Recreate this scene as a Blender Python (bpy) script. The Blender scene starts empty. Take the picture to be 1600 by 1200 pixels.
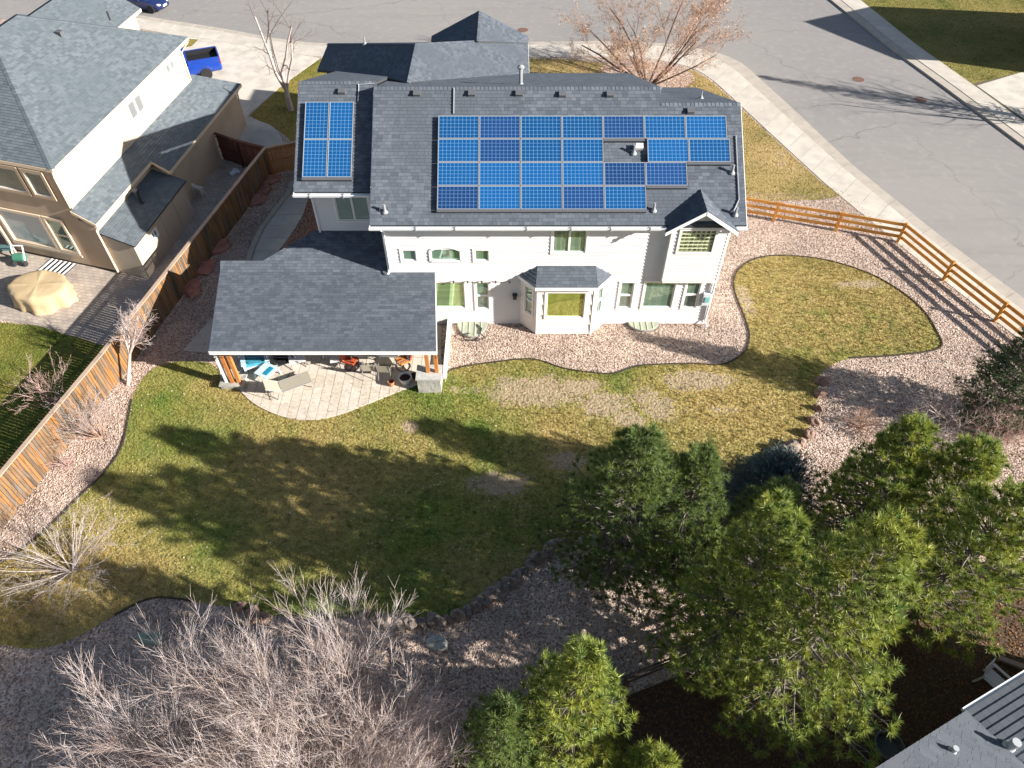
import bpy, bmesh, math, random
import numpy as np
from mathutils import Matrix, Vector
R = math.radians
rng = np.random.default_rng(7)
random.seed(7)
SC = bpy.context.scene
COL = SC.collection

# ------------------------------------------------------------------ camera, sky, sun, exposure
FPX, PITCH, CAMH = 1109.0, R(48), 22.9
cam_d = bpy.data.cameras.new('camera'); cam = bpy.data.objects.new('camera', cam_d); COL.objects.link(cam)
cam.location = (0, 0, CAMH); cam.rotation_euler = (R(90) - PITCH, 0, 0)
cam_d.sensor_width = 36.0; cam_d.lens = 36.0 * FPX / 1600.0; cam_d.clip_start = 0.5; cam_d.clip_end = 2000
SC.camera = cam
SUN_EL, SUN_DIR = R(23.2), Vector((0.94, -0.342, 0)).normalized()
world = bpy.data.worlds.new('World'); SC.world = world; world.use_nodes = True
wn = world.node_tree.nodes; wl = world.node_tree.links
for n in list(wn): wn.remove(n)
wo = wn.new('ShaderNodeOutputWorld'); wb = wn.new('ShaderNodeBackground'); ws = wn.new('ShaderNodeTexSky')
ws.sky_type = 'NISHITA'; ws.sun_disc = False; ws.sun_elevation = SUN_EL
ws.sun_rotation = math.atan2(SUN_DIR.x, SUN_DIR.y)
wb.inputs['Strength'].default_value = 0.05
wl.new(ws.outputs[0], wb.inputs['Color']); wl.new(wb.outputs[0], wo.inputs['Surface'])
sd = bpy.data.lights.new('sun', 'SUN'); sd.energy = 5.0; sd.angle = R(0.55); sd.color = (1.0, 0.955, 0.885)
sun = bpy.data.objects.new('sun', sd); COL.objects.link(sun)
sv = Vector((SUN_DIR.x * math.cos(SUN_EL), SUN_DIR.y * math.cos(SUN_EL), math.sin(SUN_EL)))
sun.location = sv * 60; sun.rotation_euler = sv.to_track_quat('Z', 'Y').to_euler()
SC.view_settings.view_transform = 'Standard'; SC.view_settings.look = 'None'
SC.view_settings.exposure = 1.32; SC.view_settings.gamma = 1.0; SC.view_settings.use_curve_mapping = False

# measuring helpers: where a photograph pixel (1600x1200) meets a level or an upright plane of the place
_F = np.array([0, math.cos(PITCH), -math.sin(PITCH)]); _D = np.array([0, -math.sin(PITCH), -math.cos(PITCH)])
def _ray(px, py): return _F + np.array([1., 0, 0]) * ((px - 800) / FPX) + _D * ((py - 600) / FPX)
def at(px, py, z=0.0):
    r = _ray(px, py); t = (z - CAMH) / r[2]; return (r[0] * t, r[1] * t, z)
def at_y(px, py, y):
    r = _ray(px, py); t = y / r[1]; return (r[0] * t, y, CAMH + r[2] * t)

# ------------------------------------------------------------------ materials
MATS = {}
def mat(name, base, rough=0.85, layers=(), island=None, objrand=None, bump=None, metallic=0.0, spec=0.3, trans=0.0, emit=None):
    """layers: (noise scale, colour2, low, high); island / objrand: colour2 mixed in by a random value per piece"""
    if name in MATS: return MATS[name]
    m = bpy.data.materials.new(name); m.use_nodes = True; MATS[name] = m
    nt = m.node_tree; N = nt.nodes; L = nt.links
    bs = N['Principled BSDF']; out = N['Material Output']
    bs.inputs['Roughness'].default_value = rough; bs.inputs['Metallic'].default_value = metallic
    bs.inputs['Specular IOR Level'].default_value = spec
    tc = N.new('ShaderNodeTexCoord'); PC = tc.outputs['Object']
    col = N.new('ShaderNodeRGB'); col.outputs[0].default_value = (*base, 1); cur = col.outputs[0]
    def mix(fac, c2):
        nonlocal cur
        x = N.new('ShaderNodeMix'); x.data_type = 'RGBA'
        L.new(fac, x.inputs[0]); L.new(cur, x.inputs[6]); x.inputs[7].default_value = (*c2, 1); cur = x.outputs[2]
    if island:
        g = N.new('ShaderNodeNewGeometry'); mix(g.outputs['Random Per Island'], island)
    if objrand:
        oi = N.new('ShaderNodeObjectInfo'); mix(oi.outputs['Random'], objrand)
        sh = N.new('ShaderNodeVectorMath'); sh.operation = 'MULTIPLY_ADD'; L.new(oi.outputs['Random'], sh.inputs[0]); sh.inputs[1].default_value = (37, 53, 0); L.new(tc.outputs['Object'], sh.inputs[2]); PC = sh.outputs[0]
    for (sc, c2, lo, hi) in layers:
        n = N.new('ShaderNodeTexNoise'); n.inputs['Scale'].default_value = sc if not isinstance(sc, tuple) else 1.0; n.inputs['Detail'].default_value = 5
        if isinstance(sc, tuple):
            mp = N.new('ShaderNodeMapping'); mp.inputs['Scale'].default_value = sc
            L.new(PC, mp.inputs[0]); L.new(mp.outputs[0], n.inputs['Vector'])
        else: L.new(PC, n.inputs['Vector'])
        mr = N.new('ShaderNodeMapRange'); mr.inputs[1].default_value = lo; mr.inputs[2].default_value = hi
        L.new(n.outputs['Fac'], mr.inputs[0]); mix(mr.outputs[0], c2)
    L.new(cur, bs.inputs['Base Color'])
    if bump:
        n = N.new('ShaderNodeTexNoise'); n.inputs['Scale'].default_value = bump[0]; n.inputs['Detail'].default_value = 4
        L.new(tc.outputs['Object'], n.inputs['Vector'])
        b = N.new('ShaderNodeBump'); b.inputs['Strength'].default_value = bump[1]; b.inputs['Distance'].default_value = bump[2]
        L.new(n.outputs['Fac'], b.inputs['Height']); L.new(b.outputs[0], bs.inputs['Normal'])
    if trans:
        tr = N.new('ShaderNodeBsdfTranslucent'); L.new(cur, tr.inputs['Color'])
        ms = N.new('ShaderNodeMixShader'); ms.inputs[0].default_value = trans
        L.new(bs.outputs[0], ms.inputs[1]); L.new(tr.outputs[0], ms.inputs[2]); L.new(ms.outputs[0], out.inputs['Surface'])
    m['_col'] = 1
    return m

def stones_mat(name, cols, scale=16.0, bumpd=0.03):
    """loose rock mulch: voronoi stones, each its own tone, with relief"""
    m = bpy.data.materials.new(name); m.use_nodes = True; nt = m.node_tree; N = nt.nodes; L = nt.links
    bs = N['Principled BSDF']; bs.inputs['Roughness'].default_value = 0.9; bs.inputs['Specular IOR Level'].default_value = 0.2
    tc = N.new('ShaderNodeTexCoord')
    v = N.new('ShaderNodeTexVoronoi'); v.inputs['Scale'].default_value = scale; L.new(tc.outputs['Object'], v.inputs['Vector'])
    sep = N.new('ShaderNodeSeparateColor'); L.new(v.outputs['Color'], sep.inputs[0])
    cr = N.new('ShaderNodeValToRGB'); cr.color_ramp.interpolation = 'CONSTANT'
    e = cr.color_ramp.elements; e[0].position = 0; e[0].color = (*cols[0], 1); e[1].position = 1.0 / len(cols); e[1].color = (*cols[1], 1)
    for i, c in enumerate(cols[2:]):
        q = e.new((i + 2) / len(cols)); q.color = (*c, 1)
    L.new(sep.outputs[0], cr.inputs[0])
    n = N.new('ShaderNodeTexNoise'); n.inputs['Scale'].default_value = 0.55; n.inputs['Detail'].default_value = 6; L.new(tc.outputs['Object'], n.inputs['Vector'])
    mr = N.new('ShaderNodeMapRange'); mr.inputs[1].default_value = .35; mr.inputs[2].default_value = .7; mr.inputs[3].default_value = .82; mr.inputs[4].default_value = 1.15
    L.new(n.outputs['Fac'], mr.inputs[0])
    mx = N.new('ShaderNodeVectorMath'); mx.operation = 'SCALE'; L.new(cr.outputs[0], mx.inputs[0]); L.new(mr.outputs[0], mx.inputs['Scale'])
    L.new(mx.outputs[0], bs.inputs['Base Color'])
    b = N.new('ShaderNodeBump'); b.inputs['Strength'].default_value = 0.9; b.inputs['Distance'].default_value = bumpd; b.invert = True
    L.new(v.outputs['Distance'], b.inputs['Height']); L.new(b.outputs[0], bs.inputs['Normal'])
    MATS[name] = m; return m

def lawn_mat(name, green, olive, gold, bare, ellipses, goldscale=0.16, lo=.4, hi=.62, blades=False, golds=()):
    """dormant lawn: patches of green, olive and straw, with worn bare spots where the photograph has them"""
    m = bpy.data.materials.new(name); m.use_nodes = True; nt = m.node_tree; N = nt.nodes; L = nt.links
    bs = N['Principled BSDF']; bs.inputs['Roughness'].default_value = 0.9; bs.inputs['Specular IOR Level'].default_value = 0.15
    tc = N.new('ShaderNodeTexCoord'); P = tc.outputs['Object']
    def noise(s, det=5):
        n = N.new('ShaderNodeTexNoise'); n.inputs['Scale'].default_value = s; n.inputs['Detail'].default_value = det; L.new(P, n.inputs['Vector']); return n.outputs['Fac']
    def rampv(x, a, b, c=0., d=1.):
        r = N.new('ShaderNodeMapRange'); r.inputs[1].default_value = a; r.inputs[2].default_value = b; r.inputs[3].default_value = c; r.inputs[4].default_value = d
        L.new(x, r.inputs[0]); return r.outputs[0]
    def mix(f, a, b):
        x = N.new('ShaderNodeMix'); x.data_type = 'RGBA'; L.new(f, x.inputs[0])
        for s, c in ((6, a), (7, b)):
            if isinstance(c, tuple): x.inputs[s].default_value = (*c, 1)
            else: L.new(c, x.inputs[s])
        return x.outputs[2]
    c = mix(rampv(noise(0.7), .38, .62), green, olive)
    c = mix(rampv(noise(goldscale, 3), lo, hi), c, gold)
    c = mix(rampv(noise(9.0), .52, .8, 0, .5), c, gold)
    for (cx, cy, rx, ry, w) in golds:
        sub = N.new('ShaderNodeVectorMath'); sub.operation = 'SUBTRACT'; L.new(P, sub.inputs[0]); sub.inputs[1].default_value = (cx, cy, 0)
        mu = N.new('ShaderNodeVectorMath'); mu.operation = 'MULTIPLY'; L.new(sub.outputs[0], mu.inputs[0]); mu.inputs[1].default_value = (1 / rx, 1 / ry, 0)
        ln = N.new('ShaderNodeVectorMath'); ln.operation = 'LENGTH'; L.new(mu.outputs[0], ln.inputs[0])
        q = N.new('ShaderNodeMath'); q.operation = 'MULTIPLY'; q.use_clamp = True; L.new(rampv(ln.outputs['Value'], 1.2, .4, 0, w), q.inputs[0]); L.new(rampv(noise(1.1, 5), .3, .6, .35, 1.2), q.inputs[1]); c = mix(q.outputs[0], c, gold)
    cur = None
    for (cx, cy, rx, ry, w) in ellipses:
        sub = N.new('ShaderNodeVectorMath'); sub.operation = 'SUBTRACT'; L.new(P, sub.inputs[0]); sub.inputs[1].default_value = (cx, cy, 0)
        mu = N.new('ShaderNodeVectorMath'); mu.operation = 'MULTIPLY'; L.new(sub.outputs[0], mu.inputs[0]); mu.inputs[1].default_value = (1 / rx, 1 / ry, 0)
        ln = N.new('ShaderNodeVectorMath'); ln.operation = 'LENGTH'; L.new(mu.outputs[0], ln.inputs[0])
        k = rampv(ln.outputs['Value'], 1.25, 0.35, 0, w)
        if cur is None: cur = k
        else:
            q = N.new('ShaderNodeMath'); q.operation = 'MAXIMUM'; L.new(cur, q.inputs[0]); L.new(k, q.inputs[1]); cur = q.outputs[0]
    def add(a, b):
        q = N.new('ShaderNodeMath'); q.operation = 'ADD'; L.new(a, q.inputs[0]); L.new(b, q.inputs[1]); return q.outputs[0]
    if cur is not None:                                    # ragged, clumpy edges of the worn spots
        tot = add(add(rampv(cur, 0, 1, 0, .82), rampv(noise(1.5, 4), 0, 1, -.42, .42)), rampv(noise(6.5, 6), 0, 1, -.62, .62))
        c = mix(rampv(tot, .40, .56), c, bare)
    c = mix(rampv(noise(3.2, 6), .56, .70, 0, .55), c, tuple(.45 * v for v in green))
    if blades:
        g = N.new('ShaderNodeNewGeometry'); x = N.new('ShaderNodeVectorMath'); x.operation = 'SCALE'
        L.new(c, x.inputs[0]); L.new(rampv(g.outputs['Random Per Island'], 0, 1, .85, 1.25), x.inputs['Scale']); c = x.outputs[0]
    else:
        x = N.new('ShaderNodeVectorMath'); x.operation = 'SCALE'; L.new(c, x.inputs[0]); L.new(rampv(noise(26.0, 6), .3, .7, .62, 1.3), x.inputs['Scale']); c = x.outputs[0]
        b = N.new('ShaderNodeBump'); b.inputs['Strength'].default_value = 0.9; b.inputs['Distance'].default_value = 0.08
        L.new(noise(9.0, 8), b.inputs['Height']); L.new(b.outputs[0], bs.inputs['Normal'])
    L.new(c, bs.inputs['Base Color'])
    MATS[name] = m; return m

def cells_mat(name, blue, lines):
    """polycrystalline cells, 10 x 6, with pale bus lines: flat print under the panel's glass"""
    m = bpy.data.materials.new(name); m.use_nodes = True; nt = m.node_tree; N = nt.nodes; L = nt.links
    bs = N['Principled BSDF']; bs.inputs['Roughness'].default_value = 0.3; bs.inputs['Specular IOR Level'].default_value = 0.35
    tc = N.new('ShaderNodeTexCoord'); sp = N.new('ShaderNodeSeparateXYZ'); L.new(tc.outputs['Object'], sp.inputs[0])
    masks = []
    for ax, n, span in ((0, 10, 1.60), (1, 6, 0.94)):
        a = N.new('ShaderNodeMath'); a.operation = 'MULTIPLY_ADD'; L.new(sp.outputs[ax], a.inputs[0]); a.inputs[1].default_value = n / span; a.inputs[2].default_value = n / 2
        fr = N.new('ShaderNodeMath'); fr.operation = 'FRACT'; L.new(a.outputs[0], fr.inputs[0])
        pp = N.new('ShaderNodeMath'); pp.operation = 'PINGPONG'; L.new(fr.outputs[0], pp.inputs[0]); pp.inputs[1].default_value = 0.5
        lt = N.new('ShaderNodeMath'); lt.operation = 'LESS_THAN'; L.new(pp.outputs[0], lt.inputs[0]); lt.inputs[1].default_value = 0.034
        masks.append(lt.outputs[0])
    mx = N.new('ShaderNodeMath'); mx.operation = 'MAXIMUM'; L.new(masks[0], mx.inputs[0]); L.new(masks[1], mx.inputs[1])
    vo = N.new('ShaderNodeTexVoronoi'); vo.inputs['Scale'].default_value = 30; L.new(tc.outputs['Object'], vo.inputs['Vector'])
    sc = N.new('ShaderNodeSeparateColor'); L.new(vo.outputs['Color'], sc.inputs[0])
    oi = N.new('ShaderNodeObjectInfo')
    ad = N.new('ShaderNodeMath'); ad.operation = 'MULTIPLY_ADD'; L.new(sc.outputs[0], ad.inputs[0]); ad.inputs[1].default_value = .25; L.new(oi.outputs['Random'], ad.inputs[2])
    mr = N.new('ShaderNodeMapRange'); mr.inputs[2].default_value = 1.25; mr.inputs[3].default_value = .75; mr.inputs[4].default_value = 1.25; L.new(ad.outputs[0], mr.inputs[0])
    rgb = N.new('ShaderNodeRGB'); rgb.outputs[0].default_value = (*blue, 1)
    s2 = N.new('ShaderNodeVectorMath'); s2.operation = 'SCALE'; L.new(rgb.outputs[0], s2.inputs[0]); L.new(mr.outputs[0], s2.inputs['Scale'])
    x = N.new('ShaderNodeMix'); x.data_type = 'RGBA'; L.new(mx.outputs[0], x.inputs[0]); L.new(s2.outputs[0], x.inputs[6]); x.inputs[7].default_value = (*lines, 1)
    L.new(x.outputs[2], bs.inputs['Base Color']); MATS[name] = m; return m

def brick_mat(name, c1, c2, mortar, sx, sy, rot=0.0):
    m = bpy.data.materials.new(name); m.use_nodes = True; nt = m.node_tree; N = nt.nodes; L = nt.links
    bs = N['Principled BSDF']; bs.inputs['Roughness'].default_value = 0.85; bs.inputs['Specular IOR Level'].default_value = .2
    tc = N.new('ShaderNodeTexCoord'); mp = N.new('ShaderNodeMapping'); mp.inputs['Rotation'].default_value = (0, 0, rot); L.new(tc.outputs['Object'], mp.inputs[0])
    b = N.new('ShaderNodeTexBrick'); L.new(mp.outputs[0], b.inputs['Vector']); b.inputs['Scale'].default_value = 1.0
    b.inputs['Brick Width'].default_value = sx; b.inputs['Row Height'].default_value = sy; b.inputs['Mortar Size'].default_value = .012
    b.inputs['Color1'].default_value = (*c1, 1); b.inputs['Color2'].default_value = (*c2, 1); b.inputs['Mortar'].default_value = (*mortar, 1)
    n = N.new('ShaderNodeTexNoise'); n.inputs['Scale'].default_value = 1.2; n.inputs['Detail'].default_value = 6; L.new(tc.outputs['Object'], n.inputs['Vector'])
    mr = N.new('ShaderNodeMapRange'); mr.inputs[1].default_value = .3; mr.inputs[2].default_value = .7; mr.inputs[3].default_value = .8; mr.inputs[4].default_value = 1.15; L.new(n.outputs['Fac'], mr.inputs[0])
    s = N.new('ShaderNodeVectorMath'); s.operation = 'SCALE'; L.new(b.outputs['Color'], s.inputs[0]); L.new(mr.outputs[0], s.inputs['Scale'])
    L.new(s.outputs[0], bs.inputs['Base Color'])
    bp = N.new('ShaderNodeBump'); bp.inputs['Strength'].default_value = .5; bp.inputs['Distance'].default_value = .01; L.new(b.outputs['Fac'], bp.inputs['Height']); bp.invert = True
    L.new(bp.outputs[0], bs.inputs['Normal']); MATS[name] = m; return m

# ------------------------------------------------------------------ mesh building
class MB:
    def __init__(s): s.v = []; s.f = []
    def add(s, vs, fs):
        o = len(s.v); s.v.extend([tuple(map(float, p)) for p in vs]); s.f.extend([tuple(o + i for i in f) for f in fs]); return s
    def box(s, x0, x1, y0, y1, z0, z1):
        return s.add([(x0, y0, z0), (x1, y0, z0), (x1, y1, z0), (x0, y1, z0), (x0, y0, z1), (x1, y0, z1), (x1, y1, z1), (x0, y1, z1)],
                     [(3, 2, 1, 0), (4, 5, 6, 7), (0, 1, 5, 4), (1, 2, 6, 5), (2, 3, 7, 6), (3, 0, 4, 7)])
    def obox(s, o, u, v, w, a0, a1, b0, b1, c0, c1):
        """box in the frame o + a*u + b*v + c*w"""
        o, u, v, w = (np.array(q, float) for q in (o, u, v, w))
        P = [o + a * u + b * v + c * w for c in (c0, c1) for (a, b) in ((a0, b0), (a1, b0), (a1, b1), (a0, b1))]
        return s.add(P, [(3, 2, 1, 0), (4, 5, 6, 7), (0, 1, 5, 4), (1, 2, 6, 5), (2, 3, 7, 6), (3, 0, 4, 7)])
    def bar(s, p, q, w, h=None, up=(0, 0, 1)):
        h = h or w; p = np.array(p, float); q = np.array(q, float); d = q - p; L = np.linalg.norm(d); d = d / L
        up = np.array(up, float)
        if abs(d @ up) > .98: up = np.array([0., 1, 0])
        r = np.cross(d, up); r /= np.linalg.norm(r); t = np.cross(r, d)
        return s.obox(p, d, r, t, 0, L, -w / 2, w / 2, -h / 2, h / 2)
    def tube(s, path, radii, n=6, cap=True):
        P = [np.array(p, float) for p in path]
        if not hasattr(radii, '__len__'): radii = [radii] * len(P)
        rings = []
        for i, p in enumerate(P):
            d = P[min(i + 1, len(P) - 1)] - P[max(i - 1, 0)]; d = d / (np.linalg.norm(d) + 1e-9)
            a = np.array([0, 0, 1.]) if abs(d[2]) < .9 else np.array([1., 0, 0])
            x = np.cross(d, a); x /= np.linalg.norm(x); y = np.cross(d, x)
            rings.append([p + radii[i] * (math.cos(2 * math.pi * k / n) * x + math.sin(2 * math.pi * k / n) * y) for k in range(n)])
        vs = [q for r in rings for q in r]; fs = []
        for i in range(len(P) - 1):
            for k in range(n):
                fs.append((i * n + k, i * n + (k + 1) % n, (i + 1) * n + (k + 1) % n, (i + 1) * n + k))
        if cap: fs.append(tuple(range(n))[::-1]); fs.append(tuple((len(P) - 1) * n + k for k in range(n)))
        return s.add(vs, fs)
    def lathe(s, prof, c=(0, 0, 0), n=16):
        vs = [(c[0] + r * math.cos(2 * math.pi * k / n), c[1] + r * math.sin(2 * math.pi * k / n), c[2] + z) for (r, z) in prof for k in range(n)]
        fs = [(i * n + k, i * n + (k + 1) % n, (i + 1) * n + (k + 1) % n, (i + 1) * n + k) for i in range(len(prof) - 1) for k in range(n)]
        fs.append(tuple(range(n))[::-1]); fs.append(tuple((len(prof) - 1) * n + k for k in range(n)))
        return s.add(vs, fs)
    def prism(s, poly, z0, z1):
        n = len(poly); vs = [(p[0], p[1], z0) for p in poly] + [(p[0], p[1], z1) for p in poly]
        fs = [tuple(range(n))[::-1], tuple(range(n, 2 * n))] + [(i, (i + 1) % n, n + (i + 1) % n, n + i) for i in range(n)]
        return s.add(vs, fs)
    def poly3(s, pts): return s.add(pts, [tuple(range(len(pts)))])
    def slab(s, pts, t):
        n = len(pts); vs = [tuple(p) for p in pts] + [(p[0], p[1], p[2] - t) for p in pts]
        return s.add(vs, [tuple(range(n)), tuple(range(n, 2 * n))[::-1]] + [(i, n + i, n + (i + 1) % n, (i + 1) % n) for i in range(n)])
    def blob(s, c, rx, ry, rz, seed=0, jag=.18, rot=0.0, n=9, rings=6, flat=0.0):
        r = random.Random(seed); vs = []; ph = [r.uniform(0, 6.28) for _ in range(6)]
        for i in range(rings + 1):
            t = math.pi * i / rings
            for k in range(n):
                a = 2 * math.pi * k / n
                q = 1 + jag * (math.sin(2 * a + ph[0] + t) + .6 * math.sin(3 * a + ph[1] - 2 * t) + .5 * math.sin(2 * t + ph[2])) + r.uniform(-jag, jag) * .35
                x, y, z = q * math.sin(t) * math.cos(a) * rx, q * math.sin(t) * math.sin(a) * ry, q * math.cos(t) * rz
                x, y = x * math.cos(rot) - y * math.sin(rot), x * math.sin(rot) + y * math.cos(rot)
                vs.append((c[0] + x, c[1] + y, max(c[2] + z, flat)))
        fs = [(i * n + k, (i + 1) * n + k, (i + 1) * n + (k + 1) % n, i * n + (k + 1) % n) for i in range(rings) for k in range(n)]
        return s.add(vs, fs)

def _base(v):
    v = np.array(v); return ((v[:, 0].min() + v[:, 0].max()) / 2, (v[:, 1].min() + v[:, 1].max()) / 2, v[:, 2].min())
def mesh_of(name, v, f, m, smooth=False):
    me = bpy.data.meshes.new(name); me.from_pydata([tuple(p) for p in v], [], f); me.update()
    if m: me.materials.append(m)
    if smooth: me.polygons.foreach_set('use_smooth', [True] * len(me.polygons))
    return me
def tri_mesh(name, V, F, m):
    """big triangle meshes straight from numpy"""
    me = bpy.data.meshes.new(name); V = np.asarray(V, np.float32); F = np.asarray(F, np.int32)
    me.vertices.add(len(V)); me.vertices.foreach_set('co', V.ravel())
    k = F.shape[1]; me.loops.add(F.size); me.loops.foreach_set('vertex_index', F.ravel())
    me.polygons.add(len(F)); me.polygons.foreach_set('loop_start', np.arange(0, F.size, k, dtype=np.int32))
    me.update(calc_edges=True)
    if m: me.materials.append(m)
    return me
def wmat(o):
    M = o.matrix_basis.copy(); p = o.parent
    while p: M = p.matrix_basis @ M; p = p.parent
    return M
def link(name, me, parent=None):
    o = bpy.data.objects.new(name, me); COL.objects.link(o)
    if parent: o.parent = parent
    return o
def tag(o, label=None, cat=None, group=None, kind=None):
    if label: o['label'] = label
    if cat: o['category'] = cat
    if group: o['group'] = group
    if kind: o['kind'] = kind
    return o
def thing(name, label, cat, loc=(0, 0, 0), rz=0.0, group=None):
    o = bpy.data.objects.new(name, None); COL.objects.link(o); o.empty_display_size = .3
    o.location = loc; o.rotation_euler = (0, 0, rz); bpy.context.view_layer.update() if False else None
    o.matrix_basis = Matrix.Translation(loc) @ Matrix.Rotation(rz, 4, 'Z')
    return tag(o, label, cat, group)
def part(name, mb, m, parent, smooth=False, local=False, kind=None, label=None):
    """a mesh child; coordinates given in world metres unless local"""
    if isinstance(mb, MB): me = mesh_of(name, mb.v, mb.f, m, smooth)
    else: me = mb
    if not local: me.transform(wmat(parent).inverted())
    o = link(name, me, parent)
    return tag(o, label, None, None, kind)
def single(name, mb, m, label, cat, group=None, smooth=False):
    b = _base(mb.v); me = mesh_of(name, mb.v, mb.f, m, smooth); me.transform(Matrix.Translation((-b[0], -b[1], -b[2])))
    o = link(name, me); o.matrix_basis = Matrix.Translation(b); return tag(o, label, cat, group)
def struct(name, mb, m, parent=None, smooth=False):
    o = link(name, mesh_of(name, mb.v, mb.f, m, smooth) if isinstance(mb, MB) else mb, parent)
    return tag(o, kind='structure') if parent is None else o
def copy_tree(o, parent=None):
    c = o.copy(); COL.objects.link(c); c.parent = parent
    for ch in list(o.children): copy_tree(ch, c)
    return c

def clip_rect(poly, x0, x1, y0, y1):
    for ax, val, sgn in ((0, x0, 1), (0, x1, -1), (1, y0, 1), (1, y1, -1)):
        if not poly: return poly
        out = []
        for i in range(len(poly)):
            a, b = poly[i - 1], poly[i]; da, db = sgn * (a[ax] - val), sgn * (b[ax] - val)
            if da >= 0 and db >= 0: out.append(b)
            elif da >= 0 or db >= 0:
                t = da / (da - db); q = (a[0] + t * (b[0] - a[0]), a[1] + t * (b[1] - a[1])); out.append(q)
                if db >= 0: out.append(b)
        poly = out
    return poly
def area2(p): return abs(sum(p[i - 1][0] * p[i][1] - p[i][0] * p[i - 1][1] for i in range(len(p)))) / 2
def spline(pts, n=5, closed=True):
    P = [np.array(p[:2], float) for p in pts]; out = []; m = len(P)
    for i in range(m if closed else m - 1):
        g = (lambda k: P[k % m]) if closed else (lambda k: P[min(max(k, 0), m - 1)])
        a, b, c, d = g(i - 1), g(i), g(i + 1), g(i + 2)
        for j in range(n):
            t = j / n
            out.append(tuple(.5 * ((2 * b) + (-a + c) * t + (2 * a - 5 * b + 4 * c - d) * t * t + (-a + 3 * b - 3 * c + d) * t ** 3)))
    if not closed: out.append(tuple(P[-1]))
    return out
def inside(px, py, poly):
    r = np.zeros(len(px), bool); P = np.array(poly)[:, :2]
    for i in range(len(P)):
        x0, y0 = P[i - 1]; x1, y1 = P[i]
        if y0 == y1: continue
        c = ((y0 > py) != (y1 > py)) & (px < (x1 - x0) * (py - y0) / (y1 - y0) + x0); r ^= c
    return r
def sheet(poly, z): return MB().poly3([(p[0], p[1], z) for p in poly])
def ccw(poly):
    a = sum(poly[i - 1][0] * poly[i][1] - poly[i][0] * poly[i - 1][1] for i in range(len(poly)))
    return poly if a > 0 else poly[::-1]
def offset_line(line, d):
    """polyline shifted sideways by d (to the left of travel when positive)"""
    L = [np.array(p[:2], float) for p in line]; out = []
    for i in range(len(L)):
        t = L[min(i + 1, len(L) - 1)] - L[max(i - 1, 0)]; t /= np.linalg.norm(t) + 1e-9
        out.append((L[i][0] - t[1] * d, L[i][1] + t[0] * d))
    return out
def resample(line, step):
    L = np.array([p[:2] for p in line], float); s = np.r_[0, np.cumsum(np.linalg.norm(np.diff(L, axis=0), axis=1))]
    n = max(2, int(round(s[-1] / step)) + 1); q = np.linspace(0, s[-1], n)
    return [(np.interp(t, s, L[:, 0]), np.interp(t, s, L[:, 1])) for t in q]
def band(mb, l0, l1, z0, z1, gap=0.0):
    for i in range(len(l0) - 1):
        a, b, c, d = (np.array(q[:2], float) for q in (l0[i], l0[i + 1], l1[i + 1], l1[i]))
        if gap:
            t = (b - a) / np.linalg.norm(b - a) * gap; a, b, c, d = a + t / 2, b - t / 2, c - t / 2, d + t / 2
        mb.prism(ccw([tuple(a), tuple(b), tuple(c), tuple(d)]), z0, z1)
    return mb

# ------------------------------------------------------------------ colours used by several things
GRAVEL = stones_mat('rock_mulch', [(.52, .40, .325), (.40, .295, .235), (.62, .50, .42), (.30, .22, .18), (.47, .345, .26), (.56, .44, .37), (.22, .16, .13)], 17.0)
CONC = mat('concrete', (.52, .47, .40), .9, [(1.1, (.44, .40, .35), .4, .7), (30, (.58, .53, .46), .55, .75)], objrand=(.58, .53, .46), bump=(60, .25, .01), spec=.2)
KERB = mat('kerb_concrete', (.44, .39, .33), .9, [(1.5, (.36, .32, .28), .4, .7), (30, (.5, .45, .39), .55, .75)], bump=(60, .25, .01), spec=.2)
ASPH = mat('asphalt', (.285, .265, .25), .95, [(.05, (.245, .232, .225), .4, .65), ((.15, 1.2, 1), (.25, .235, .225), .5, .75), (2.0, (.31, .29, .27), .5, .8), (70, (.37, .345, .325), .6, .8)], bump=(90, .35, .01), spec=.15)
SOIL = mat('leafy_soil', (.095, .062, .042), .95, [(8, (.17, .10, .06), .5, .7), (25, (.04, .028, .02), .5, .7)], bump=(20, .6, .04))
DARKMET = mat('dark_metal', (.03, .032, .036), .5, spec=.4)
WHITE = mat('white_paint', (.80, .79, .77), .6, [(3, (.74, .73, .70), .5, .8)], spec=.3)

def px(pts, z=0.0): return [at(x, y, z)[:2] for x, y in pts]
def smooth_px(pts, n=5): return spline(px(pts), n)

# ------------------------------------------------------------------ ground, street, pavements
ground = struct('ground', MB().box(-300, 300, -120, 400, -.6, -.16), mat('bare_ground', (.16, .13, .10), .95, [(.2, (.12, .10, .07), .4, .6)]))
L2 = px([(150, 12), (275, 33), (360, 46), (420, 58), (480, 66), (560, 70), (700, 68), (830, 65), (950, 64), (1050, 68), (1110, 78), (1150, 92), (1167, 104), (1246, 176), (1334, 259), (1475, 373), (1600, 466), (1800, 612)])
L1 = px([(145, 16), (270, 38), (357, 51), (417, 63), (479, 71), (560, 75), (700, 73), (830, 70), (950, 69), (1046, 73), (1100, 84), (1133, 98), (1150, 110), (1228, 182), (1318, 263), (1458, 378), (1583, 474), (1785, 620)])
L0 = px([(135, 30), (262, 53), (352, 66), (412, 78), (478, 87), (560, 92), (700, 92), (830, 89), (950, 88), (1035, 94), (1083, 106), (1110, 122), (1128, 138), (1203, 208), (1288, 286), (1428, 401), (1560, 506), (1760, 650)])
K2 = px([(1262, -30), (1303, 3), (1388, 72), (1470, 131), (1600, 227), (1850, 405)])
K1 = px([(1278, -30), (1318, 3), (1403, 72), (1486, 131), (1616, 227), (1866, 405)])
K0 = px([(1306, -30), (1348, 3), (1433, 71), (1518, 131), (1650, 227), (1905, 405)])
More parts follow.
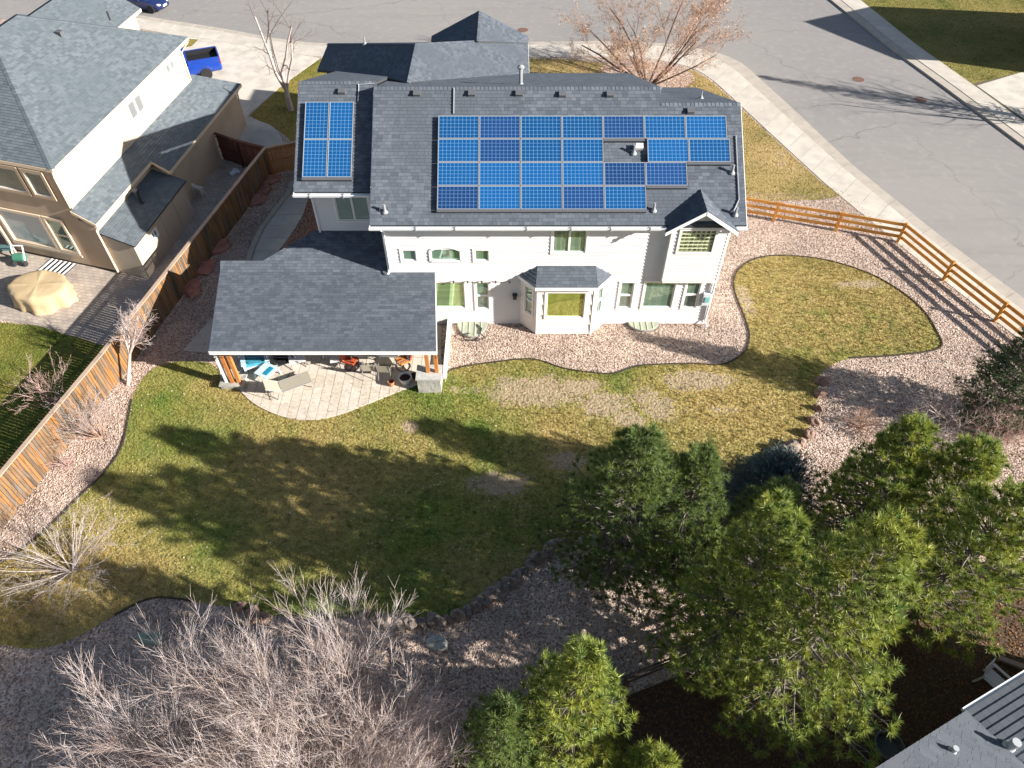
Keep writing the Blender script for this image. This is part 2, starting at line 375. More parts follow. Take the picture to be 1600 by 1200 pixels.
def rs(line, n):
    L = np.array(line); s = np.r_[0, np.cumsum(np.linalg.norm(np.diff(L, axis=0), axis=1))]; q = np.linspace(0, s[-1], n)
    return list(zip(np.interp(q, s, L[:, 0]), np.interp(q, s, L[:, 1])))
street = struct('street', sheet([(-110, 30), (-60, 20), (60, -10), (110, 10), (110, 130), (-110, 130)], -.12), ASPH)
yard_poly = L0 + [(60, -12), (60, -60), (-90, -60), (-90, L0[0][1])]
gravel = struct('gravel_bed', MB().prism(ccw(yard_poly), -.16, 0.0), GRAVEL)
far_poly = K0 + [(160, 20), (160, 140), (40, 140)]
far_yard = struct('opposite_yard', MB().prism(ccw(far_poly), -.16, 0.0), mat('yard_soil', (.12, .10, .06), .95))

def paving(name, la, lb, n, m, z0, z1, piece='slab'):
    """a run of concrete laid as separate slabs with open joints"""
    a, b = rs(la, n + 1), rs(lb, n + 1)
    s = struct(name, band(MB(), a, b, z0, z1 - .02), m)
    for i in range(n):
        part(piece, band(MB(), a[i:i + 2], b[i:i + 2], z1 - .02, z1 + rng.uniform(-.002, .003), .022), m, s)
    return s
paving('pavement', L1, L0, 62, CONC, -.15, .02)
paving('kerb', L2, L1, 62, KERB, -.15, -.005, 'kerbstone')
paving('pavement', K1, K0, 30, CONC, -.15, .02)
paving('kerb', K2, K1, 30, KERB, -.15, -.005, 'kerbstone')

# lawns ------------------------------------------------------------
lawn_px = [(232, 582), (205, 625), (192, 690), (170, 730), (125, 775), (85, 815), (45, 850), (0, 880), (-60, 920), (-60, 1000), (-5, 1006), (50, 1014), (110, 1000),
           (180, 962), (238, 936), (300, 940), (380, 952), (450, 964), (560, 966), (680, 966), (720, 956), (775, 925), (826, 885), (872, 850), (960, 822), (1060, 790),
           (1140, 752), (1200, 712), (1252, 686), (1274, 640), (1278, 605), (1286, 580), (1328, 560), (1400, 556), (1468, 545), (1464, 518), (1440, 482), (1400, 450), (1350, 424),
           (1284, 405), (1216, 399), (1175, 406), (1150, 425), (1146, 452), (1160, 490), (1170, 525), (1160, 552), (1128, 569), (1080, 568), (1000, 571), (960, 583),
           (925, 582), (880, 575), (832, 561), (770, 566), (704, 578), (684, 602), (640, 598), (560, 590), (480, 585), (390, 580), (345, 578), (325, 567), (270, 566)]
lawn_poly = spline(px(lawn_px), 4)
def el(x, y, rx, ry, w=1.0): c = at(x, y); return (c[0], c[1], rx, ry, w)
bare = [el(835, 612, 2.7, 1.15), el(1030, 640, 1.3, .9, .8), el(905, 605, 1.6, .6), el(945, 632, 1.4, 1.0), el(1010, 620, .9, .8, .8), el(985, 655, .9, .7), el(1090, 595, 2.0, .8), el(780, 755, 1.6, .7), el(640, 668, .5, .4), el(885, 720, 1.1, .6),
        el(1345, 445, 1.6, .5, .8), el(1165, 470, .5, 1.6, .8), el(1130, 640, 1.0, .5, .6), el(720, 610, 1.2, .4, .5)]
GOLDS = [el(1290, 480, 7, 5, .9), el(1200, 640, 4, 3, .85), el(960, 650, 3.5, 2, .55), el(400, 760, 4, 2.5, .45), el(150, 900, 4, 2, .7)]
LG = dict(green=(.115, .178, .032), olive=(.215, .225, .050), gold=(.38, .285, .105), bare=(.37, .285, .18))
lawn = struct('lawn', sheet(lawn_poly, .012), lawn_mat('lawn', ellipses=bare, golds=GOLDS, **LG))
front_px = [(800, 92), (880, 92), (950, 100), (1030, 104), (1083, 110), (1110, 126), (1128, 142), (1203, 211), (1288, 289), (1326, 304), (1282, 313), (1200, 314), (1150, 306), (1120, 200), (800, 200)]
FG = dict(green=(.19, .17, .05), olive=(.30, .235, .085), gold=(.42, .30, .125), bare=(.42, .31, .18))
front_poly = px(front_px)
struct('lawn', sheet(front_poly, .008), lawn_mat('straw_lawn', ellipses=[el(1230, 250, 3, 3, .5)], **FG))
left_px = [(520, 92), (500, 92), (440, 135), (390, 180), (398, 188), (430, 200), (450, 215), (462, 232), (520, 240)]
left_poly = px(left_px); left_mat = lawn_mat('green_straw_lawn', green=(.15, .15, .03), olive=(.24, .20, .05), gold=(.33, .24, .07), bare=(.3, .2, .1), ellipses=[])
struct('lawn', sheet(left_poly, .008), left_mat)
nl_poly = px([(-70, 500), (0, 504), (60, 509), (125, 528), (160, 540), (176, 546), (172, 566), (100, 660), (55, 700), (0, 748), (-90, 800)]); nl_mat = lawn_mat('green_lawn', green=(.085, .13, .02), olive=(.15, .165, .035), gold=(.25, .21, .05), bare=(.2, .15, .06), ellipses=[])
struct('lawn', sheet(nl_poly, .010), nl_mat)
fl_poly = K0[:4] + px([(1600, 112), (1800, 80)]) + [(120, 60), (120, 120), (45, 120)]
fl_mat = lawn_mat('opposite_lawn', green=(.13, .14, .03), olive=(.20, .18, .05), gold=(.28, .22, .07), bare=(.2, .15, .06), ellipses=[])
struct('lawn', sheet(fl_poly, .008), fl_mat)
strip_poly = px([(283, 60), (310, 62), (300, 72), (272, 78)]); struct('lawn', sheet(strip_poly, .014), left_mat)
struct('mulch_bed', sheet(spline(px([(940, 104), (985, 98), (1060, 106), (1085, 122), (1060, 140), (1000, 142), (955, 128)]), 5), .016), stones_mat('pink_rock', [(.55, .40, .33), (.42, .29, .23), (.62, .48, .40), (.35, .24, .2)], 10.0))
struct('mulch_bed', sheet(px([(482, 300), (500, 300), (500, 370), (487, 372), (440, 392), (428, 404), (410, 406), (450, 372), (473, 335)]), .006), stones_mat('red_rock', [(.34, .17, .11), (.25, .12, .08), (.40, .22, .15), (.2, .1, .07)], 14.0))
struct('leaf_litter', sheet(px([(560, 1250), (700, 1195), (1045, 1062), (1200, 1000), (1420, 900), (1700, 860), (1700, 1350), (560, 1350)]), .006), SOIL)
# paths and drive
struct('driveway', MB().prism(ccw(px([(1526, 134), (1600, 112), (1760, 66), (1960, 190), (1660, 228)])), -.14, .014), CONC)
struct('driveway', MB().prism(ccw(px([(120, 36), (262, 53), (352, 66), (412, 78), (478, 87), (500, 91), (440, 134), (388, 180), (378, 200), (200, 200), (60, 110)])), -.14, .012), CONC)
struct('path', MB().prism(ccw(spline(px([(368, 190), (388, 182), (402, 188), (424, 197), (438, 212), (441, 228), (425, 240), (400, 246), (380, 236), (372, 214)]), 4)), -.1, .022), CONC)
pl_ = px([(462, 285), (456, 302), (434, 330), (412, 360), (398, 392), (392, 412)]); pr_ = px([(492, 285), (484, 303), (474, 335), (456, 366), (438, 388), (425, 412)])
paving('path', pl_, pr_, 7, CONC, -.1, .03)
struct('path', MB().prism(ccw(px([(286, 548), (330, 498), (400, 498), (400, 552), (330, 552)])), -.1, .02), CONC)
struct('edging', band(MB(), rs(offset_line(pl_, -.02), 24), rs(offset_line(pl_, .26) if offset_line(pl_, .26)[0][0] < pl_[0][0] else offset_line(pl_, -.28), 24), -.05, .11), KERB)
NPV = brick_mat('neighbour_pavers', (.46, .39, .32), (.37, .31, .27), (.25, .21, .18), .32, .2, R(10))
struct('paved_terrace', MB().prism(ccw(px([(-160, 380), (30, 380), (181, 412), (298, 280), (347, 240), (420, 262), (300, 400), (225, 496), (186, 524), (150, 531), (105, 524), (60, 509), (0, 500), (-160, 480)])), -.1, .014), NPV)
# dark steel edging that follows the lawn
EDGE = mat('edging_strip', (.045, .035, .028), .8)
ed_px = [lawn_px[1:9], lawn_px[13:16], lawn_px[32:45], lawn_px[44:57]]
for seg in ed_px:
    c = spline(px(seg), 6, closed=False); struct('edging', band(MB(), c, offset_line(c, .05), -.05, .055), EDGE)

# ------------------------------------------------------------------ grass blades and loose stones (uncountable)
def blades(name, poly, per_m2, hgt, m, seed, keep=None, parent=None):
    g = np.random.default_rng(seed); P = np.array(poly); x0, y0 = P.min(0); x1, y1 = P.max(0)
    n = int((x1 - x0) * (y1 - y0) * per_m2); X, Y = g.uniform(x0, x1, n), g.uniform(y0, y1, n)
    k = inside(X, Y, poly)
    if keep is not None: k &= keep(X, Y, g)
    X, Y = X[k], Y[k]; n = len(X); B = 5
    X = np.repeat(X, B) + g.normal(0, .022, n * B); Y = np.repeat(Y, B) + g.normal(0, .022, n * B)
    h = hgt * g.uniform(.5, 1.3, n * B); a = g.uniform(0, 2 * np.pi, n * B); w = .009; ln = g.uniform(.2, 1.0, n * B) * h; b = g.uniform(0, 2 * np.pi, n * B)
    V = np.empty((n * B, 3, 3)); cx, sx = np.cos(a) * w, np.sin(a) * w
    V[:, 0] = np.stack([X - cx, Y - sx, np.full(n * B, .006)], 1); V[:, 1] = np.stack([X + cx, Y + sx, np.full(n * B, .006)], 1)
    V[:, 2] = np.stack([X + np.cos(b) * ln, Y + np.sin(b) * ln, .012 + h], 1)
    o = link(name, tri_mesh(name, V.reshape(-1, 3), np.arange(n * B * 3).reshape(-1, 3), m)); tag(o, kind='stuff'); return o
def keep_main(X, Y, g):
    d = np.full(len(X), 9.)
    for (cx, cy, rx, ry, w) in bare: d = np.minimum(d, np.hypot((X - cx) / rx, (Y - cy) / ry) + (1 - w) * .5)
    return (d > .95) | (g.uniform(0, 1, len(X)) < np.clip(d - .35, 0.12, 1))
tag(blades('grass', lawn_poly, 115, .075, lawn_mat('lawn_blades', ellipses=bare, golds=GOLDS, blades=True, **LG), 1, keep_main), 'patchy green and straw back lawn grass behind the white house', 'grass')
tag(blades('grass', front_poly, 45, .06, lawn_mat('straw_blades', ellipses=[], blades=True, **FG), 2), 'golden dormant grass of the front lawn beside the street', 'grass')
tag(blades('grass', left_poly, 45, .06, lawn_mat('green_straw_blades', green=(.15, .15, .03), olive=(.24, .20, .05), gold=(.33, .24, .07), bare=(.3, .2, .1), ellipses=[], blades=True), 3), 'green and straw grass under the bare tree by the driveway', 'grass')
tag(blades('grass', nl_poly, 90, .06, lawn_mat('green_blades', green=(.085, .13, .02), olive=(.15, .165, .035), gold=(.25, .21, .05), bare=(.2, .15, .06), ellipses=[], blades=True), 4), 'lush green neighbouring lawn grass left of the wooden fence', 'grass')
tag(blades('grass', [p for p in fl_poly if p[0] < 60 and p[1] < 75] + [(52, 62)], 30, .07, lawn_mat('opposite_blades', green=(.13, .14, .03), olive=(.20, .18, .05), gold=(.28, .22, .07), bare=(.2, .15, .06), ellipses=[], blades=True), 5), 'shaded grass of the corner lawn across the street', 'grass')

def loose_stones(name, poly, holes, n, m, seed, r0, r1):
    g = np.random.default_rng(seed); P = np.array(poly); x0, y0 = P.min(0); x1, y1 = P.max(0)
    X, Y = g.uniform(x0, x1, n), g.uniform(y0, y1, n); k = inside(X, Y, poly)
    for h in holes: k &= ~inside(X, Y, h)
    X, Y = X[k], Y[k]; n = len(X); r = g.uniform(r0, r1, n); a = g.uniform(0, 6.28, n)
    oct_ = np.array([(1, 0, 0), (0, 1, 0), (-1, 0, 0), (0, -1, 0), (0, 0, 1), (0, 0, -.3)], float)
    V = oct_[None] * r[:, None, None] * g.uniform(.6, 1.25, (n, 6, 1)); V[:, :, 2] *= .75
    c, s = np.cos(a)[:, None], np.sin(a)[:, None]; x = V[:, :, 0] * c - V[:, :, 1] * s; y = V[:, :, 0] * s + V[:, :, 1] * c
    W = np.stack([x + X[:, None], y + Y[:, None], V[:, :, 2] + g.uniform(.0, .02, n)[:, None]], 2)
    f = np.array([(0, 1, 4), (1, 2, 4), (2, 3, 4), (3, 0, 4), (1, 0, 5), (2, 1, 5), (3, 2, 5), (0, 3, 5)])
    F = (f[None] + 6 * np.arange(n)[:, None, None]).reshape(-1, 3)
    return link(name, tri_mesh(name, W.reshape(-1, 3), F, m))
STONE = mat('loose_stone', (.33, .245, .20), .9, [(.35, (.45, .35, .285), .45, .7)], island=(.62, .49, .405), spec=.2)
house_fp = [(-9.0, 26.85), (-5.35, 26.85), (-5.35, 24.45), (9.0, 24.45), (9.0, 35.5), (-9.0, 35.5)]
right_bed = px([(1090, 505), (1165, 300), (1326, 304), (1428, 398), (1560, 503), (1680, 590), (1690, 760), (1420, 760), (1240, 760), (1130, 770), (690, 600), (685, 505)])
left_bed = px([(430, 270), (180, 600), (10, 800), (-60, 880), (-60, 960), (250, 640), (330, 570), (470, 400), (500, 300)])
low_bed = px([(-60, 985), (230, 930), (560, 960), (720, 950), (880, 845), (1240, 700), (1420, 760), (1380, 900), (1040, 1050), (680, 1190), (-60, 1190)])
tag(loose_stones('gravel', right_bed, [lawn_poly, house_fp], 60000, STONE, 11, .018, .042), 'loose pinkish tan rock mulch around the back of the white house', 'gravel', kind='stuff')
tag(loose_stones('gravel', left_bed, [lawn_poly, house_fp], 30000, STONE, 12, .018, .042), 'loose pinkish rock mulch strip along the wooden picket fence', 'gravel', kind='stuff')
tag(loose_stones('gravel', low_bed, [lawn_poly], 34000, STONE, 13, .018, .044), 'loose grey tan rock mulch below the back lawn boulders', 'gravel', kind='stuff')
LEAF = mat('dry_leaf', (.06, .035, .02), .9, island=(.30, .16, .07), spec=.1)
ll = px([(1040, 1062), (1200, 1000), (1420, 900), (1700, 860), (1700, 1250), (700, 1250)])
def leaves(name, poly, n, m, seed):
    g = np.random.default_rng(seed); P = np.array(poly); x0, y0 = P.min(0); x1, y1 = P.max(0)
    X, Y = g.uniform(x0, x1, n), g.uniform(y0, y1, n); k = inside(X, Y, poly); X, Y = X[k], Y[k]; n = len(X)
    a = g.uniform(0, 6.28, n); r = g.uniform(.02, .05, n); V = np.empty((n, 4, 3))
    for i, (u, v) in enumerate(((1, 0), (0, .6), (-1, 0), (0, -.6))):
        V[:, i] = np.stack([X + r * (u * np.cos(a) - v * np.sin(a)), Y + r * (u * np.sin(a) + v * np.cos(a)), .012 + g.uniform(0, .035, n)], 1)
    return link(name, tri_mesh(name, V.reshape(-1, 3), np.arange(n * 4).reshape(-1, 4), m))
tag(leaves('leaf_litter', ll, 34000, LEAF, 21), 'brown fallen leaves under the pines by the lower house', 'leaves', kind='stuff')

PALEL = mat('pale_leaf', (.42, .34, .20), .9, island=(.62, .55, .40), spec=.1)
tag(leaves('fallen_leaves', lawn_poly, 3800, PALEL, 22), 'pale fallen leaves scattered over the back lawn', 'leaves', kind='stuff')
tag(leaves('fallen_leaves', px([(-60, 880), (250, 640), (240, 560), (330, 400), (470, 270), (400, 260), (180, 560), (-40, 780)]), 1500, LEAF, 23), 'dry brown leaves drifted along the picket fence gravel', 'leaves', kind='stuff')
tag(leaves('fallen_leaves', right_bed, 5000, LEAF, 24), 'dry brown leaves among the rock mulch by the white house', 'leaves', kind='stuff')
# thin cracks that wander across the asphalt
def cracks(m):
    nt = m.node_tree; N = nt.nodes; L = nt.links; bs = N['Principled BSDF']; tc = N.new('ShaderNodeTexCoord'); src = bs.inputs['Base Color'].links[0].from_socket
    nz = N.new('ShaderNodeTexNoise'); nz.inputs['Scale'].default_value = .7; nz.inputs['Detail'].default_value = 6; L.new(tc.outputs['Object'], nz.inputs['Vector'])
    va = N.new('ShaderNodeVectorMath'); va.operation = 'MULTIPLY_ADD'; L.new(nz.outputs['Color'], va.inputs[0]); va.inputs[1].default_value = (2.2, 2.2, 0); L.new(tc.outputs['Object'], va.inputs[2])
    vo = N.new('ShaderNodeTexVoronoi'); vo.feature = 'DISTANCE_TO_EDGE'; vo.inputs['Scale'].default_value = .06; L.new(va.outputs[0], vo.inputs['Vector'])
    mr = N.new('ShaderNodeMapRange'); mr.inputs[1].default_value = .0006; mr.inputs[2].default_value = .0022; mr.inputs[3].default_value = .3; mr.inputs[4].default_value = 0; L.new(vo.outputs['Distance'], mr.inputs[0])
    x = N.new('ShaderNodeMix'); x.data_type = 'RGBA'; L.new(mr.outputs[0], x.inputs[0]); L.new(src, x.inputs[6]); x.inputs[7].default_value = (.06, .055, .05, 1); L.new(x.outputs[2], bs.inputs['Base Color'])
cracks(ASPH)

# ------------------------------------------------------------------ roofs, walls, windows
SH_MAIN = mat('grey_shingle', (.066, .079, .098), .95, [(40, (.125, .143, .168), .45, .75), (.35, (.092, .106, .126), .45, .7)], island=(.136, .153, .180), spec=.12)
SH_NEI = mat('green_grey_shingle', (.086, .106, .122), .95, [(40, (.145, .166, .182), .45, .75), (.35, (.115, .137, .153), .45, .7)], island=(.155, .180, .198), spec=.12)
DECK = mat('roof_felt', (.05, .052, .056), .95)
GUTTER = mat('white_gutter', (.78, .80, .82), .45, spec=.4)
def plane_of(pts):
    a, b, c = (np.array(p, float) for p in pts[:3]); n = np.cross(b - a, c - a); n /= np.linalg.norm(n)
    if n[2] < 0: n = -n
    return a, n
def shingle_cells(pts, e, w, seed):
    """yield clipped shingle outlines in the roof plane: (poly2d, v0) and the plane frame"""
    a, n = plane_of(pts); u = np.cross([0, 0, 1.], n); u /= np.linalg.norm(u); v = np.cross(n, u)
    P2 = [((np.array(p) - a) @ u, (np.array(p) - a) @ v) for p in pts]
    r = random.Random(seed); cells = []
    y0, y1 = min(p[1] for p in P2), max(p[1] for p in P2); x0, x1 = min(p[0] for p in P2), max(p[0] for p in P2)
    y = y0; row = 0
    while y < y1:
        x = x0 - r.uniform(0, w)
        while x < x1:
            ww = w * r.choice((.6, .8, 1, 1, 1.25)); q = clip_rect(P2, x, x + ww - .006, y, y + e)
            if len(q) > 2 and area2(q) > .0008: cells.append((q, y))
            x += ww
        y += e; row += 1
    return a, u, v, n, cells
def shingle_mesh(mb, a, u, v, n, q, y, e, lift=.017):
    top = [a + x * u + yy * v + n * (.004 + lift * (1 - (yy - y) / e)) for x, yy in q]
    k = len(q); lo = [i for i in range(k) if abs(q[i][1] - y) < 1e-6]
    mb.add(top, [tuple(range(k))])
    if len(lo) >= 2:
        i, j = lo[0], lo[1]
        if (i + 1) % k != j: i, j = j, i
        base = len(mb.v)
        mb.v.extend([tuple(a + q[t][0] * u + q[t][1] * v - n * .003) for t in (i, j)])
        mb.f.append((base - k + i, base, base + 1, base - k + j))
def fix_ccw(pts):
    a, n = plane_of(pts); u = np.cross([0, 0, 1.], n); u /= np.linalg.norm(u); v = np.cross(n, u)
    P = [((np.array(p) - a) @ u, (np.array(p) - a) @ v) for p in pts]
    s = sum(P[i - 1][0] * P[i][1] - P[i][0] * P[i - 1][1] for i in range(len(P)))
    return [tuple(p) for p in (pts if s > 0 else pts[::-1])]
def fascia_bar(mb, p, q, h=.17, t=.025, drop=.012):
    p = np.array(p, float); q = np.array(q, float); d = q - p; hd = np.array([d[0], d[1], 0]); hd /= np.linalg.norm(hd); o = np.array([hd[1], -hd[0], 0])
    P = []
    for s in (p - d / np.linalg.norm(d) * .02, q + d / np.linalg.norm(d) * .02):
        for (k, z) in ((.003, -drop), (.003 + t, -drop), (.003 + t, -drop - h), (.003, -drop - h)): P.append(s + o * k + np.array([0, 0, z]))
    mb.add(P, [(0, 1, 2, 3), (7, 6, 5, 4), (0, 4, 5, 1), (1, 5, 6, 2), (2, 6, 7, 3), (3, 7, 4, 0)])
def roof(parent, planes, m_sh, fasc=(), caps=(), fm=WHITE, e=.15, w=.26, seed=0, thick=.11, name='roof'):
    slab = MB(); sh = MB()
    for i, pts in enumerate(planes):
        pts = fix_ccw(pts); slab.slab(pts, thick); a, u, v, n, cells = shingle_cells(pts, e, w, seed + i)
        for q, y in cells: shingle_mesh(sh, a, u, v, n, q, y, e)
    for (p, q, n1, n2) in caps:                          # ridge and hip cap shingles
        p, q = np.array(p, float), np.array(q, float); L = np.linalg.norm(q - p); d = (q - p) / L; k = max(1, int(L / .17))
        n1, n2 = np.array(n1, float), np.array(n2, float); s1 = np.cross(d, n1); s2 = np.cross(d, n2)
        if s1[2] > 0: s1 = -s1
        if s2[2] > 0: s2 = -s2
        up = n1 + n2; up /= np.linalg.norm(up)
        for i in range(k):
            A = p + d * (L * i / k) + up * .034; B = p + d * (L * (i + 1) / k) + up * .02
            sh.add([A, B, B + s1 * .15, A + s1 * .15], [(0, 1, 2, 3)]); o = len(sh.v)
            sh.v.extend([tuple(A + s2 * .15), tuple(B + s2 * .15)]); sh.f.append((o - 4, o, o + 1, o - 3))
    r = part(name, slab, DECK, parent)
    part('shingles', sh, m_sh, r, kind='stuff')
    for p, q in fasc:
        f = MB(); fascia_bar(f, p, q); part('fascia', f, fm, parent)
    return r
def siding(o, u, n, u0, u1, z0, z1, holes=(), e=.18):
    """lap boards with openings: o origin, u along the wall, n outwards"""
    mb = MB(); o, u, n = (np.array(q, float) for q in (o, u, n)); Z = np.array([0, 0, 1.])
    zs = sorted(set([z0, z1] + [z for k in range(int((z1 - z0) / e) + 1) for z in [z0 + k * e]] + [h[i] for h in holes for i in (2, 3) if z0 < h[i] < z1]))
    for a, b in zip(zs[:-1], zs[1:]):
        if b - a < 1e-4: continue
        segs = [(u0, u1)]
        for (h0, h1, g0, g1) in holes:
            if g0 < b - 1e-5 and g1 > a + 1e-5:
                ns = []
                for s, t in segs:
                    if h1 <= s or h0 >= t: ns.append((s, t)); continue
                    if h0 > s: ns.append((s, h0))
                    if h1 < t: ns.append((h1, t))
                segs = ns
        k = math.floor((a - z0) / e + 1e-6); f0 = (a - z0 - k * e) / e; f1 = f0 + (b - a) / e
        for s, t in segs:
            d0, d1 = .034 * (1 - f0) + .002, .034 * (1 - f1) + .002
            A, B = o + u * s + n * d0 + Z * a, o + u * t + n * d0 + Z * a; C, D = o + u * t + n * d1 + Z * b, o + u * s + n * d1 + Z * b
            mb.add([A, B, C, D], [(0, 1, 2, 3)])
            if f0 < 1e-4: mb.add([o + u * s + Z * a, o + u * t + Z * a, B, A], [(0, 1, 2, 3)])
    for (h0, h1, g0, g1) in holes:                                    # reveals
        for (p, q, r_, s_) in (((h0, g0), (h1, g0), 1, 1), ((h1, g0), (h1, g1), 1, 1), ((h1, g1), (h0, g1), 1, 1), ((h0, g1), (h0, g0), 1, 1)):
            P = [o + u * p[0] + Z * p[1], o + u * q[0] + Z * q[1]]
            mb.add([P[0] + n * .02, P[1] + n * .02, P[1] - n * .10, P[0] - n * .10], [(0, 1, 2, 3)])
    return mb
TRIM = mat('window_trim', (.80, .76, .72), .6, spec=.3)
def glass_mat(name, tint, rough=.04, layers=()):  # green tints put the lawn's reflection into the pane colour
    m = mat(name, tint, rough, layers, spec=1.0, metallic=.6); return m
GL = glass_mat('window_glass', (.26, .33, .28))
GL2 = glass_mat('window_blind_lawn_reflection', (.24, .37, .27), layers=[((6, .3, .3), (.34, .47, .36), .45, .6)])  # blind streaks, with the lawn's green reflection painted into the tint
GREENREFL = glass_mat('green_lawn_reflection', (.32, .48, .22), .05, [((.4, 5, 5), (.44, .58, .32), .4, .7)])  # no blind: green bands paint the lawn mirrored in the glass
def window(parent, o, u, n, u0, u1, z0, z1, style='fixed', glass=GL, trim=.09, arch=0.0, fm=WHITE, tm=TRIM, proud=.05):
    o, u, n = (np.array(q, float) for q in (o, u, n)); Z = np.array([0, 0, 1.]); f = MB()
    bx = lambda mb, a, b, c, d, e0, e1: mb.obox(o, u, n, Z, a, b, e0, e1, c, d)
    if arch:                                                          # segmental head
        N = 10; tr = []
        for k in range(N + 1):
            t = -1 + 2 * k / N; tr.append((u0 + (u1 - u0) * k / N, z1 - arch * t * t))
        poly = [(u0, z0), (u1, z0)] + tr[::-1]
        for i in range(len(poly)):
            a, b = poly[i], poly[(i + 1) % len(poly)]
            p, q = o + u * a[0] + Z * a[1] + n * .01, o + u * b[0] + Z * b[1] + n * .01; f.bar(p, q, .10, .09, up=n)
        g = MB().poly3([o + u * a + Z * b - n * .03 for a, b in poly])
        w = part('window', f, fm, parent); part('pane', g, glass, w); return w
    for a, b, c, d in ((u0 - trim, u1 + trim, z1, z1 + trim), (u0 - trim, u1 + trim, z0 - trim, z0), (u0 - trim, u0, z0, z1), (u1, u1 + trim, z0, z1)): bx(f, a, b, c, d, -.02, proud)
    w = part('window', f, tm, parent)
    s = MB(); t = .045
    if style == 'slider': us, zs = [u0, (u0 + u1) / 2, u1], [z0, z1]
    elif style == 'hung': us, zs = [u0, u1], [z0, (z0 + z1) / 2, z1]
    else: us, zs = [u0, u1], [z0, z1]
    for a, b in zip(us[:-1], us[1:]):
        for c, d in zip(zs[:-1], zs[1:]):
            bx(s, a, a + t, c, d, -.06, .012); bx(s, b - t, b, c, d, -.06, .012); bx(s, a + t, b - t, c, c + t, -.06, .010); bx(s, a + t, b - t, d - t, d, -.06, .010)
            part('pane', MB().poly3([o + u * p + Z * q - n * .03 for p, q in ((a + t, c + t), (b - t, c + t), (b - t, d - t), (a + t, d - t))]), glass if not isinstance(glass, (list, tuple)) else glass[0 if c == zs[0] else 1], w)
    part('sash', s, fm, w)
    return w

# ------------------------------------------------------------------ the white house
HOUSE = thing('house', 'white two storey house with dark grey shingle roof and blue solar panels', 'house', (1.8, 30, 0))
SID = mat('white_siding', (.68, .672, .668), .65, [(1.2, (.63, .615, .605), .45, .75), ((.6, .6, 6), (.62, .60, .58), .55, .8)], spec=.25)
Xv, Yv, Zv = (1, 0, 0), (0, 1, 0), (0, 0, 1); nY, nX, pX = (0, -1, 0), (-1, 0, 0), (1, 0, 0)
body = MB()
body.box(-5.25, 8.9, 24.57, 35.4, 0, 5.75); body.box(-8.5, -5.25, 26.62, 35.4, 0, 6.5); body.box(-9.9, .4, 35.4, 41.2, 0, 5.8)
body.box(6.72, 8.9, 24.27, 24.57, 2.85, 5.6)
part('wall', body, SID, HOUSE)
# rear wall boards with openings (u = X, z)
WIN = [(-4.71, -4.11, 3.71, 4.27, 'fixed', GL2), (-1.60, -1.0, 3.71, 4.27, 'fixed', GL2), (1.72, 3.12, 4.15, 5.32, 'slider', GL2),
       (-4.4, -2.14, 1.02, 2.5, 'fixed', GREENREFL), (-1.62, -1.05, .94, 2.5, 'hung', (GL, GL2)), (4.85, 5.45, 1.0, 2.5, 'hung', (GL, GL2)),
       (5.95, 7.30, 1.02, 2.52, 'fixed', GL2), (7.8, 8.42, 1.02, 2.52, 'hung', (GL, GL2))]
holes = [(w[0], w[1], w[2], w[3]) for w in WIN] + [(-3.55, -2.13, 3.66, 4.30)]
sd_ = siding((0, 24.45, 0), Xv, nY, -5.35, 9.0, .03, 5.8, holes)
part('siding', sd_, SID, HOUSE, kind='stuff')
for w in WIN: window(HOUSE, (0, 24.45, 0), Xv, nY, w[0], w[1], w[2], w[3], w[4], w[5])
window(HOUSE, (0, 24.445, 0), Xv, nY, -3.50, -2.18, 3.70, 4.46, arch=.20, glass=GL2)
s2 = siding((0, 26.5, 0), Xv, nY, -8.62, -5.35, .03, 6.5, [(-7.68, -6.25, 4.35, 5.66)]); part('siding', s2, SID, HOUSE, kind='stuff')
window(HOUSE, (0, 26.5, 0), Xv, nY, -7.68, -6.25, 4.35, 5.66, 'slider', GL)
part('siding', siding((-5.35, 26.5, 0), (0, -1, 0), nX, 0, 2.05, .03, 6.3), SID, HOUSE, kind='stuff')
part('siding', siding((9.0, 24.45, 0), Yv, pX, 0, 11, .03, 5.8), SID, HOUSE, kind='stuff')
part('siding', siding((-8.62, 35.5, 0), (0, -1, 0), nX, 0, 9.0, .03, 6.4), SID, HOUSE, kind='stuff')
for (x, y, z0, z1) in ((-5.37, 24.43, 0, 5.75), (8.98, 24.43, 0, 2.8), (-8.64, 26.48, 0, 6.4)): part('corner_board', MB().box(x - .05, x + .05, y - .015, y + .09, z0, z1), TRIM, HOUSE)

# upper bump-out with glass blocks under its own gable
bs_ = siding((0, 24.15, 0), Xv, nY, 6.6, 8.96, 2.82, 5.75, [(6.98, 8.38, 4.42, 5.5)])
part('siding', bs_, SID, HOUSE, kind='stuff')
part('siding', siding((6.6, 24.45, 0), (0, -1, 0), nX, 0, .30, 2.82, 5.75), SID, HOUSE, kind='stuff')
part('siding', siding((8.96, 24.15, 0), Yv, pX, 0, .30, 2.82, 5.75), SID, HOUSE, kind='stuff')
part('ledge', MB().box(6.6, 8.96, 24.15, 24.44, 2.70, 2.82), TRIM, HOUSE)
for x in (6.61, 8.95): part('corner_board', MB().box(x - .05, x + .05, 24.12, 24.17, 2.83, 5.7), TRIM, HOUSE)
gf = MB(); gb = MB()
for a, b, c, d in ((6.88, 8.48, 5.5, 5.58), (6.88, 8.48, 4.33, 4.42), (6.88, 6.98, 4.42, 5.5), (8.38, 8.48, 4.42, 5.5)): gf.box(a, b, 24.09, 24.17, c, d)
gw = part('window', gf, TRIM, HOUSE)
part('mortar', MB().box(6.98, 8.38, 24.155, 24.19, 4.42, 5.5), mat('block_mortar', (.62, .63, .42), .8), gw)
